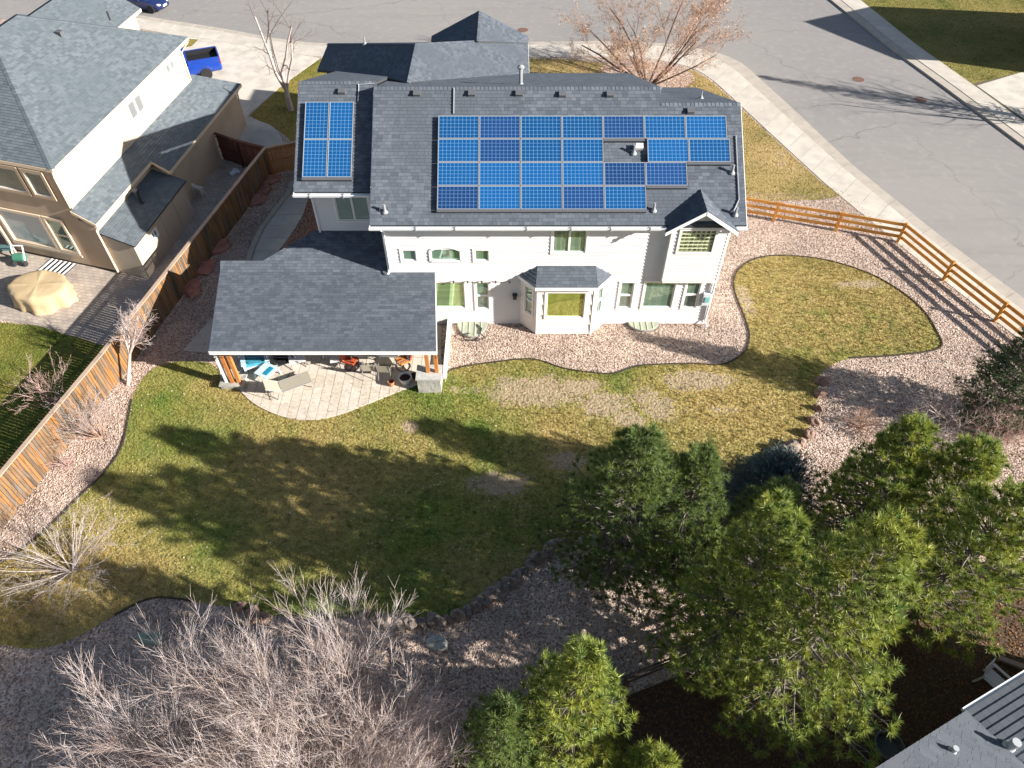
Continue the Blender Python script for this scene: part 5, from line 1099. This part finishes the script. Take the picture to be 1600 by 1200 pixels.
def pine(name, label, base, h, Rr, seed, m=NEED, z0=.12, wh=.36, nb_=7, dens=1.0, tuft=58, lean=(0, 0), pw=.66, ln=(.13, .25), wd=.0105, droop=0.0, sh=.36, group=None, wd2=(.15, 1.65)):
    g = np.random.default_rng(seed); root = thing(name, label, 'tree', (*base, 0), 0, group)
    top = np.array([lean[0] * h, lean[1] * h, h]); bend = g.normal(0, .12, 3) * np.array([1, 1, 0])
    axis = lambda t: top * t + bend * math.sin(math.pi * t)
    T = [[*axis(i / 9), *axis((i + 1) / 9), .16 * h / 8 * (1 - i / 9) ** .8 + .012, .16 * h / 8 * (1 - (i + 1) / 9) ** .8 + .012] for i in range(9)]
    S, C, D = [], [], []; dead = []
    z = z0 * h; az = g.uniform(0, 6.28); lob = g.uniform(0, 6.28)
    while z < h * .985:
        t = (z - z0 * h) / (h * (1 - z0)); prof = min(1, .62 + t * 3.2) * (1 - t) ** pw; k = max(4, int(nb_ * (.75 + .5 * (1 - t))))
        for j in range(k):
            az += 2 * math.pi / k + g.uniform(-.25, .25); Lb = Rr * prof * g.uniform(.62, 1.12) * (1 + .14 * math.sin(az * 2 + lob)) + .12
            el_ = (-.12 - droop) * (1 - t) + .75 * t + g.uniform(-.12, .12); p = axis(z / h) + np.array([0, 0, g.uniform(-.12, .12)])
            d = np.array([math.cos(az) * math.cos(el_), math.sin(az) * math.cos(el_), math.sin(el_)]); n = 4; pts = [p]
            for i in range(n):
                d = d + np.array([0, 0, .10]) + g.normal(0, .05, 3); d /= np.linalg.norm(d); pts.append(pts[-1] + d * Lb / n)
                S.append([*pts[-2], *pts[-1], (.012 + .018 * Lb) * (1 - i / n * .75), (.012 + .018 * Lb) * (1 - (i + 1) / n * .75)])
            C.append(pts[-1]); D.append(d)
            s = Lb * (.30 if t < .6 else .15); side = 1
            while s < Lb:                                             # side shoots, each set with tufts
                q = s / Lb * n; i = min(int(q), n - 1); b = pts[i] + (pts[i + 1] - pts[i]) * (q - i); dd = pts[i + 1] - pts[i]; dd /= np.linalg.norm(dd)
                lat = np.cross(dd, [0, 0, 1.]); lat /= np.linalg.norm(lat) + 1e-9; v = dd * .75 + lat * side * g.uniform(.5, 1.0) + np.array([0, 0, g.uniform(-.05, .35)]); v /= np.linalg.norm(v)
                Ls = min(.75, .22 + .42 * (Lb - s)) * g.uniform(.7, 1.15); e = b + v * Ls; S.append([*b, *e, .010, .006])
                u = Ls
                while u > max(.10, Ls * .5): C.append(b + v * u); D.append(v + np.array([0, 0, .35])); u -= sh * .8 / dens
                side = -side; s += sh * .62 / dens
        if t < .75:
            for _ in range(1):                                        # bare dead twigs inside the crown
                a = g.uniform(0, 6.28); p = axis(z / h); q = p + np.array([math.cos(a), math.sin(a), g.uniform(-.1, .25)]) * g.uniform(.4, .9); dead.append([*p, *q, .022, .010])
                for _ in range(2): dead.append([*q, *(q + g.normal(0, .22, 3)), .010, .004])
        z += wh * (1 - .35 * t) * h / 8 ** 1 if h > 8 else wh * (1 - .35 * t)
    for i in range(6): C.append(top - np.array([0, 0, .12 * i])); D.append(np.array([g.normal(0, .3), g.normal(0, .3), 1.]))
    C, D = np.array(C), np.array(D); D /= np.linalg.norm(D, axis=1)[:, None]
    part('trunk', seg_mesh('trunk', T, PBARK, 8), None, root, local=True); part('branches', seg_mesh('branches', S, PBARK, 3), None, root, local=True)
    part('dead_twigs', seg_mesh('dead_twigs', dead, DEADT, 4), None, root, local=True, kind='stuff')
    part('crown', needles('crown', C, D, m, seed + 1, tuft, ln, wd, wd2), None, root, local=True)
    return root
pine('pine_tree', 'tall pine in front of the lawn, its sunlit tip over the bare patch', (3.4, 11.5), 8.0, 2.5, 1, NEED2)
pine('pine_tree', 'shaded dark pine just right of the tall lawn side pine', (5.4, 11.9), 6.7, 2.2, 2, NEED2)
pine('pine_tree', 'broad bright pine in the middle of the lower right grove', (6.1, 8.9), 8.8, 2.5, 3, NEED)
pine('pine_tree', 'yellow green pine leaning out over the lower house corner', (7.5, 7.1), 10.7, 2.6, 4, NEED, pw=.55)
pine('pine_tree', 'rounded pine whose top stands against the shaded gravel bed', (11.7, 12.8), 7.0, 2.2, 5, NEED)
pine('pine_tree', 'pine with pale dead limbs below the pinkish bare shrub', (13.4, 12.0), 6.8, 2.3, 6, NEED)
pine('pine_tree', 'bright pine at the right edge of the grove above the white chair', (13.0, 9.9), 7.8, 2.5, 7, NEED)
pine('pine_tree', 'sunlit pine at the bottom edge with two pointed leaders', (1.7, 6.0), 7.3, 2.0, 8, NEED)
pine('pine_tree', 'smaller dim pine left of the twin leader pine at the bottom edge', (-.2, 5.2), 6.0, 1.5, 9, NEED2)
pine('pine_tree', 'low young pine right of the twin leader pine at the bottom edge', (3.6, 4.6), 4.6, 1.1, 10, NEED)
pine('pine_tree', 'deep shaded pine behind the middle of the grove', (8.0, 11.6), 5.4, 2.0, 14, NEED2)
pine('blue_spruce', 'low wide blue spruce at the edge of the gravel bed', (9.3, 14.3), 3.0, 2.0, 11, NSPR, z0=.04, wh=.22, nb_=11, tuft=16, ln=(.08, .13), wd=.011, sh=.20, pw=.7, wd2=(.5, 1.5))
pine('spruce_tree', 'dark green spruce beside the brown rail fence on the right', (19.7, 18.5), 6.3, 1.9, 12, NDRK, z0=.03, wh=.30, nb_=9, tuft=20, ln=(.09, .16), wd=.012, sh=.22, pw=.85, wd2=(.5, 1.5))
GB = mat('grey_bark', (.42, .36, .33), .9, [(5, (.54, .48, .44), .45, .7), (14, (.20, .16, .14), .55, .75)], bump=(20, .5, .02), spec=.1)
DB = mat('dark_bark', (.13, .085, .075), .9, [(5, (.20, .14, .12), .45, .7)], bump=(20, .5, .02), spec=.1)
TW1 = mat('pale_twig', (.48, .40, .39), .85, [(1.2, (.60, .53, .51), .42, .65), (4, (.38, .27, .20), .56, .72)], island=(.42, .315, .255), spec=.15)
TW2 = mat('brown_twig', (.28, .17, .13), .85, [(1.2, (.38, .25, .19), .42, .65)], island=(.42, .27, .20), spec=.1)
TW3 = mat('grey_twig', (.46, .395, .39), .85, [(1.2, (.50, .45, .41), .42, .65)], island=(.30, .23, .19), spec=.15)
TW4 = mat('rosy_twig', (.47, .31, .27), .85, [(1.2, (.57, .42, .37), .42, .65)], spec=.1)
PEACH = mat('peach_leaf', (.42, .26, .16), .9, island=(.54, .37, .25), spec=.1)
bare_tree('bare_tree', 'bare tree with pale lower trunk beside the concrete driveway', 'tree', at(455, 172), 8.6, 4, .36, 4, 31, GB, DB, r0=.13, up=.02, kids=(0, 1, 1, 1, 1), wig=.11, trunk=1.5, ang=(.5, 1.1))
bare_tree('bare_tree', 'wide many stemmed bare tree with peach leaf remnants behind the white house', 'tree', at(1012, 136), 8.0, 14, 1.45, 4, 32, DB, TW2, r0=.10, up=.03, kids=(0, 2, 2, 2, 1), wig=.09, ang=(.35, .9), litter=(PEACH, .20, .03))
bare_tree('bare_tree', 'dense pale twigged bare tree at the bottom left of the yard', 'tree', (-4.8, 5.1, 0), 6.1, 66, .72, 3, 33, GB, TW1, r0=.034, up=.012, kids=(0, 2, 2, 2), wig=.035, ang=(.22, .55))
bare_tree('bare_tree', 'sprawling pale bare tree in the bottom left corner', 'tree', (-8.6, 4.6, 0), 5.2, 50, .88, 3, 34, GB, TW1, r0=.032, up=.012, kids=(0, 2, 2, 2), wig=.035, ang=(.22, .55))
bare_tree('bare_tree', 'thin bare sapling right of the dense bottom left bare tree', 'tree', (-2.3, 5.2, 0), 4.0, 9, .6, 3, 35, GB, TW1, r0=.03, up=.04, kids=(0, 1, 1, 2), wig=.08, ang=(.3, .7))
bare_tree('bare_shrub', 'sprawling pale bare shrub spreading over the left lawn corner', 'shrub', at(112, 893), 2.9, 34, 1.5, 3, 36, TW3, TW3, r0=.022, up=-.005, kids=(0, 1, 1, 1), wig=.12, ang=(.3, .8))
bare_tree('bare_shrub', 'fan shaped bare shrub standing against the picket fence', 'shrub', at(158, 684), 2.2, 30, .95, 3, 37, TW2, TW3, r0=.016, up=.02, kids=(0, 1, 1, 1), wig=.08, ang=(.25, .6), lean=(-.45, .25))
bare_tree('bare_shrub', 'small low reddish bare shrub by the picket fence', 'shrub', at(104, 727), .9, 14, 1.0, 2, 38, TW4, TW4, r0=.014, up=.0, kids=(0, 1, 1), wig=.12, lean=(.3, -.2))
bare_tree('bare_tree', 'slim leaning bare tree with pale trunk by the picket fence', 'tree', at(200, 601), 3.8, 6, .65, 3, 39, TW1, TW1, r0=.06, up=.03, kids=(0, 1, 2, 2), wig=.09, trunk=1.4, lean=(.30, .42))
bare_tree('bare_shrub', 'reddish bare shrub peeking over the picket fence from the green lawn', 'shrub', at(88, 632), 2.2, 14, .7, 3, 40, TW4, TW4, r0=.02, up=.03, kids=(0, 1, 1, 1), wig=.09, ang=(.25, .6))
bare_tree('bare_shrub', 'pale arching bare shrub in the shaded right gravel bed', 'shrub', at(1500, 668), 2.9, 17, 1.2, 3, 41, TW1, TW1, r0=.035, up=-.03, kids=(0, 1, 1, 2), wig=.13, ang=(.35, .9), lean=(-.6, .1))
bare_tree('bare_shrub', 'pinkish bare shrub between the arching shrub and the pines', 'shrub', at(1545, 690), 2.5, 30, .9, 3, 42, TW4, TW4, r0=.02, up=.03, kids=(0, 1, 1, 1), wig=.10, ang=(.3, .7))
bare_tree('bare_shrub', 'pinkish bare shrub at the right edge under the dark spruce', 'shrub', at(1600, 678), 2.2, 26, .9, 3, 43, TW4, TW4, r0=.018, up=.03, kids=(0, 1, 1, 1), wig=.10, ang=(.3, .7))
bare_tree('bare_shrub', 'low dark twiggy shrub lying in the shaded gravel bed', 'shrub', at(1345, 668), 1.1, 26, 1.7, 3, 44, TW2, TW2, r0=.014, up=-.02, kids=(0, 1, 1, 1), wig=.15, ang=(.3, .9))

# ------------------------------------------------------------------ things beside the frame whose shade falls into it: the corner house and trees over the road
OPP = thing('house', 'house over the road whose gable shade reaches the street', 'house', (46, 52, -.1)); ap = np.array(at(1262, 32)); kk = 1 / math.tan(SUN_EL)
rp = ap + np.array([SUN_DIR.x, SUN_DIR.y, 0]) * kk * 7.4; ax_ = np.array([.97, -.12, 0]); ax_ /= np.linalg.norm(ax_); ay_ = np.array([-ax_[1], ax_[0], 0])
ro = np.array([rp[0], rp[1], 0]); Q = lambda a, b, z: tuple(ro + ax_ * a + ay_ * b + np.array([0, 0, z]))
part('wall', MB().prism(ccw([Q(.4, -4.6, 0)[:2], Q(16, -4.6, 0)[:2], Q(16, 4.6, 0)[:2], Q(.4, 4.6, 0)[:2]]), -.1, 4.9).add([Q(.4, -4.6, 4.9), Q(.4, 4.6, 4.9), Q(.4, 0, 7.1)], [(0, 1, 2)]), STUC, OPP)
roof(OPP, [[Q(0, -5, 4.85), Q(16.4, -5, 4.85), Q(16.4, 0, 7.4), Q(0, 0, 7.4)], [Q(16.4, 5, 4.85), Q(0, 5, 4.85), Q(0, 0, 7.4), Q(16.4, 0, 7.4)]], SH_NEI, fasc=[(Q(0, -5, 4.85), Q(16.4, -5, 4.85))], seed=200, e=.3, w=.5)
window(OPP, np.array(Q(.4, 0, 0)), -ay_, -ax_, -1.0, 1.0, 2.2, 3.6, 'slider', GL)
pine('pine_tree', 'added unseen pine below the bottom edge that shades the lower gravel', (4.9, 2.3), 5.2, 2.0, 16, NEED2, tuft=16)  # out of view, added to throw shade over the lower left gravel
tp = np.array(at(1195, 118)) + np.array([SUN_DIR.x, SUN_DIR.y, 0]) * kk * 8.6
pine('pine_tree', 'tall pine over the road whose long shade crosses the street', (tp[0], tp[1]), 8.6, 1.5, 13, NEED2, z0=.02, tuft=12)
bare_tree('bare_tree', 'bare tree over the road beside the tall pine', 'tree', (tp[0] - 1.2, tp[1] - .4, 0), 8.0, 6, .42, 4, 45, DB, TW2, r0=.10, up=.05, kids=(0, 1, 1, 1, 1), wig=.09)

# ------------------------------------------------------------------ the lower right house corner, chair and oddments
LOW = thing('house', 'grey shingled roof corner of the house at the lower right', 'house', (13, 4.5, 0))
lz = 3.0; c0, c1, c2 = np.array(at(1365, 1200, lz)), np.array(at(1505, 1107, lz)), np.array(at(1600, 1055, lz))
u1 = (c2 - c0) / np.linalg.norm(c2 - c0); v1 = np.array([u1[1], -u1[0], 0]); c1 = c0 + u1 * ((c1 - c0) @ u1)      # eave runs along u1, house lies towards v1
zlow = lambda a, b: .25 * b + (.5 * -a if a < 0 else 0)
ev = lambda a, b: tuple(c1 + u1 * a + v1 * b + np.array([0, 0, zlow(a, b)]))
z_ = 4.0
for _ in range(6):                                                     # far end of the sloping verge
    q_ = np.array(at(1350, 1212, z_)); a_e, b_e = (q_ - c1)[:2] @ u1[:2], (q_ - c1)[:2] @ v1[:2]; z_ = lz + zlow(a_e, b_e)
SH_LOW = mat('slate_grey_shingle', (.085, .095, .115), .9, [(30, (.16, .17, .19), .45, .75), (1.5, (.12, .13, .15), .4, .7)], objrand=(.125, .14, .165), spec=.12)
PLS = [[ev(0, 0), ev(6, 0), ev(6, 4), ev(0, 4)], [ev(0, 0), ev(0, 4), ev(a_e, b_e + 4), ev(a_e, b_e)]]
dkm = MB(); stuff = MB(); allc = []; PLS_V = None
for k_, pts in enumerate(PLS):
    pts = fix_ccw(pts); dkm.slab(pts, .12); a_, u_, v_, n_, cells = shingle_cells(pts, .20, .34, 300 + k_)
    if k_ == 0: PLS_V = v_
    for q, y in cells:
        cen = a_ + u_ * np.mean([t[0] for t in q]) + v_ * np.mean([t[1] for t in q]); allc.append((float(np.linalg.norm(cen[:2] - (c1 + v1 * .8)[:2])), a_, u_, v_, n_, q, y))
dk = part('roof', dkm, DECK, LOW); allc.sort(key=lambda t: t[0])
for i, (_, a_, u_, v_, n_, q, y) in enumerate(allc):
    if i < 290: sm = MB(); shingle_mesh(sm, a_, u_, v_, n_, q, y, .20, lift=.022 if v_ is PLS_V else .045); part('shingle', sm, SH_LOW, dk)
    else: shingle_mesh(stuff, a_, u_, v_, n_, q, y, .20, lift=.022 if v_ is PLS_V else .045)
part('shingles', stuff, SH_LOW, dk, kind='stuff')
part('wall', MB().prism(ccw([tuple((c1 + u1 * a + v1 * b)[:2]) for a, b in ((-5.5, .5), (6, .5), (6, 5), (-5.5, 5))]), 0, 2.95), STUT, LOW)
part('gutter', MB().obox(c1, u1, v1, Zv, -.0, 6, -.10, -.005, -.12, -.01), GUTTER, LOW)
for a, b, h, r in ((.1, 1.1, .42, .11), (-1.75, .55, .25, .07)):
    p = np.array(ev(a, b)); part('vent_pipe', MB().tube([p, p + np.array([0, 0, h])], r, 12).lathe([(r * 1.5, -.02), (r * 1.5, .03), (r, .08)], p, 12), mat('pale_flue', (.55, .56, .58), .4, metallic=.3, spec=.5), LOW)
c = at(1543, 1070); r = thing('garden_chair', 'white plastic garden chair on the leaf litter by the lower right roof', 'chair', (c[0], c[1], .02), R(215)); PL = mat('white_plastic_chair', (.72, .73, .76), .45, spec=.4)
lp('seat', MB().box(-.24, .24, -.24, .24, .40, .43), PL, r)
for k in range(5): lp('back_slat', MB().obox((-.2 + k * .1, -.24, .43), (1, 0, 0), (0, -.3, .95), (0, -.95, -.3), -.035, .035, 0, .44, -.012, .012), PL, r)
lp('top_rail', MB().obox((0, -.37, .86), (1, 0, 0), (0, -.3, .95), (0, -.95, -.3), -.26, .26, 0, .08, -.015, .015), PL, r)
for x in (-.27, .27):
    lp('armrest', MB().box(x - .04, x + .04, -.30, .26, .62, .65), PL, r); lp('leg', MB().bar((x, .24, .62), (x * 1.08, .28, 0), .05), PL, r); lp('leg', MB().bar((x, -.24, .62), (x * 1.08, -.32, 0), .05), PL, r)
c = at(1380, 1172); single('tub', MB().lathe([(.30, 0), (.40, .45), (.43, .5), (.38, .5), (.34, .2), (.1, .12)], (c[0], c[1], .01), 20), mat('grey_plastic', (.14, .155, .155), .5), 'round grey plastic tub by the lower right house corner', 'tub')
a0, b0 = np.array(at(1560, 1028, .12)), np.array(at(1640, 1058, .12)); single('timber', MB().bar(a0, b0, .16, .12), mat('pale_timber', (.30, .24, .20), .85), 'weathered timber beam on the leaf litter at the right edge', 'timber')

# ------------------------------------------------------------------ vehicles at the top left
def wheel(parent, x, y, r, w=.22):
    t = part('wheel', MB().lathe([(r * .62, -w / 2), (r * .95, -w / 2), (r, -w * .35), (r, w * .35), (r * .95, w / 2), (r * .62, w / 2)], (0, 0, 0), 22), mat('tyre', (.02, .02, .022), .85), parent, local=True)
    t.location = (x, y, r); t.rotation_euler = (R(90), 0, 0)
    rm = MB().lathe([(r * .60, -w * .40), (r * .63, -w * .3), (r * .63, w * .3), (r * .60, w * .40)], (0, 0, 0), 18)
    for k in range(5):
        a = 2 * math.pi * k / 5
        for s in (-1, 1): rm.bar((0, 0, s * w * .42), (r * .6 * math.cos(a), r * .6 * math.sin(a), s * w * .42), .07, .03)
    part('rim', rm, mat('alloy', (.35, .35, .36), .3, metallic=.8, spec=.5), t, local=True)
def loft(secs, close=True):
    """body from cross sections [(x, [(y, z)...])]"""
    mb = MB(); n = len(secs[0][1])
    for x, pr in secs: mb.v += [(x, y, z) for y, z in pr]
    for i in range(len(secs) - 1):
        for k in range(n): mb.f.append((i * n + k, i * n + (k + 1) % n, (i + 1) * n + (k + 1) % n, (i + 1) * n + k))
    mb.f.append(tuple(range(n))[::-1]); mb.f.append(tuple((len(secs) - 1) * n + k for k in range(n))); return mb
def sec(w, z0, zs, zt, wt): return [(-w, z0 + .1), (-w * .9, z0), (w * .9, z0), (w, z0 + .1), (w * 1.02, zs * .62 + z0 * .38), (w, zs), (wt, zt), (wt * .6, zt + .02), (-wt * .6, zt + .02), (-wt, zt), (-w, zs), (-w * 1.02, zs * .62 + z0 * .38)]
NAVY = mat('navy_paint', (.012, .022, .085), .22, spec=.7); BLUEP = mat('blue_paint', (.008, .045, .30), .25, spec=.7); CARG = mat('car_glass', (.03, .05, .055), .05, spec=1.0); LAMP = mat('lamp_glass', (.75, .75, .75), .1, spec=.8); REDL = mat('red_lamp', (.4, .02, .02), .2, spec=.6)
c = at(224, 13, -.12); r = thing('parked_car', 'dark blue hatchback parked at the kerb beyond the stucco house', 'car', c, R(-14))
lp('body', loft([(-2.15, sec(.70, .42, .78, .95, .6)), (-2.0, sec(.82, .25, .85, 1.05, .7)), (-1.2, sec(.87, .2, .88, 1.02, .74)), (.0, sec(.88, .2, .90, .98, .78)), (.95, sec(.87, .2, .88, .96, .74)), (1.55, sec(.85, .2, .78, .86, .68)), (2.0, sec(.76, .24, .64, .70, .6)), (2.2, sec(.58, .30, .52, .56, .5))]), NAVY, r, smooth=False)
lp('cabin', loft([(-1.95, [(-.6, .98), (.6, .98), (.52, 1.10), (-.52, 1.10)]), (-1.2, [(-.74, .98), (.74, .98), (.58, 1.42), (-.58, 1.42)]), (-.2, [(-.77, .96), (.77, .96), (.6, 1.49), (-.6, 1.49)]), (.35, [(-.77, .96), (.77, .96), (.57, 1.38), (-.57, 1.38)]), (1.15, [(-.70, .93), (.70, .93), (.62, .97), (-.62, .97)])]), CARG, r)
lp('roof', loft([(-1.25, [(-.56, 1.42), (.56, 1.42), (.5, 1.45), (-.5, 1.45)]), (-.3, [(-.60, 1.485), (.60, 1.485), (.54, 1.52), (-.54, 1.52)]), (.32, [(-.57, 1.39), (.57, 1.39), (.5, 1.42), (-.5, 1.42)])]), NAVY, r)
for y in (-.6, .6): lp('headlight', MB().blob((1.98, y, .62), .26, .12, .09, 3, .02, -.5 if y > 0 else .5), LAMP, r)
lp('number_plate', MB().box(2.185, 2.215, -.25, .25, .40, .54), WHITE, r); lp('grille', MB().box(2.15, 2.212, -.48, .48, .27, .36), DARKMET, r)
for y in (-.95, .95): lp('mirror', MB().blob((.55, y, 1.0), .08, .12, .08, 2, .05), NAVY, r)
for y in (-.88, .88): lp('door', MB().box(-.75, .45, y - .01, y + .01, .32, .86), NAVY, r)
for x in (-1.35, 1.35):
    for y in (-.78, .78): wheel(r, x, y, .32)
c = at(283, 122, .015); r = thing('pickup_truck', 'bright blue pickup truck with open black bed on the driveway', 'truck', c, R(203))
lp('body', loft([(-2.9, sec(.86, .50, .95, 1.0, .84)), (-2.8, sec(.96, .45, 1.02, 1.06, .94)), (-.75, sec(.97, .42, 1.02, 1.06, .95)), (.9, sec(.97, .42, 1.02, 1.10, .92)), (1.2, sec(.97, .42, 1.02, 1.12, .88)), (2.4, sec(.94, .45, .96, 1.06, .84)), (2.75, sec(.80, .5, .85, .9, .7))]), BLUEP, r)
for a in ((-2.86, -.75, -.97, -.85), (-2.86, -.75, .85, .97)): lp('bed_side', MB().box(*a, 1.055, 1.40), BLUEP, r)
lp('tailgate', MB().box(-2.92, -2.84, -.84, .84, .72, 1.40), BLUEP, r); lp('bed_floor', MB().box(-2.83, -.76, -.845, .845, 1.075, 1.10), mat('bed_liner', (.012, .012, .014), .8), r)
lp('bed_liner', MB().box(-2.83, -.76, -.848, -.83, 1.1, 1.38).box(-2.83, -.76, .83, .848, 1.1, 1.38).box(-.79, -.76, -.83, .83, 1.1, 1.38), MATS['bed_liner'], r)
lp('cabin', loft([(-.74, [(-.86, 1.06), (.86, 1.06), (.72, 1.80), (-.72, 1.80)]), (.55, [(-.88, 1.06), (.88, 1.06), (.72, 1.84), (-.72, 1.84)]), (1.35, [(-.86, 1.10), (.86, 1.10), (.80, 1.14), (-.80, 1.14)])]), CARG, r)
lp('roof', loft([(-.80, [(-.74, 1.80), (.74, 1.80), (.66, 1.86), (-.66, 1.86)]), (.6, [(-.74, 1.84), (.74, 1.84), (.66, 1.90), (-.66, 1.90)])]), BLUEP, r)
for y in (-.8, .8): lp('pillar', MB().bar((-.72, y * 1.04, 1.06), (-.74, y * .9, 1.82), .10), BLUEP, r); lp('pillar', MB().bar((.05, y * 1.07, 1.06), (.05, y * .91, 1.83), .07), BLUEP, r)
for y in (-.90, .90): lp('tail_light', MB().box(-2.93, -2.87, y - .06, y + .06, .95, 1.30), REDL, r); lp('mirror', MB().blob((1.0, y * 1.18, 1.2), .08, .14, .12, 2, .05), BLUEP, r); lp('wheel_arch', MB().tube([(-1.75 + .50 * math.cos(t), y * 1.06, .42 + .50 * math.sin(t)) for t in np.linspace(.1, math.pi - .1, 9)], .035, 5), DARKMET, r)
lp('stripe', MB().box(-2.935, -2.925, -.5, .5, 1.22, 1.32), mat('silver', (.55, .55, .57), .3, metallic=.7), r)
for x in (-1.75, 1.75):
    for y in (-.88, .88): wheel(r, x, y, .40, .27)
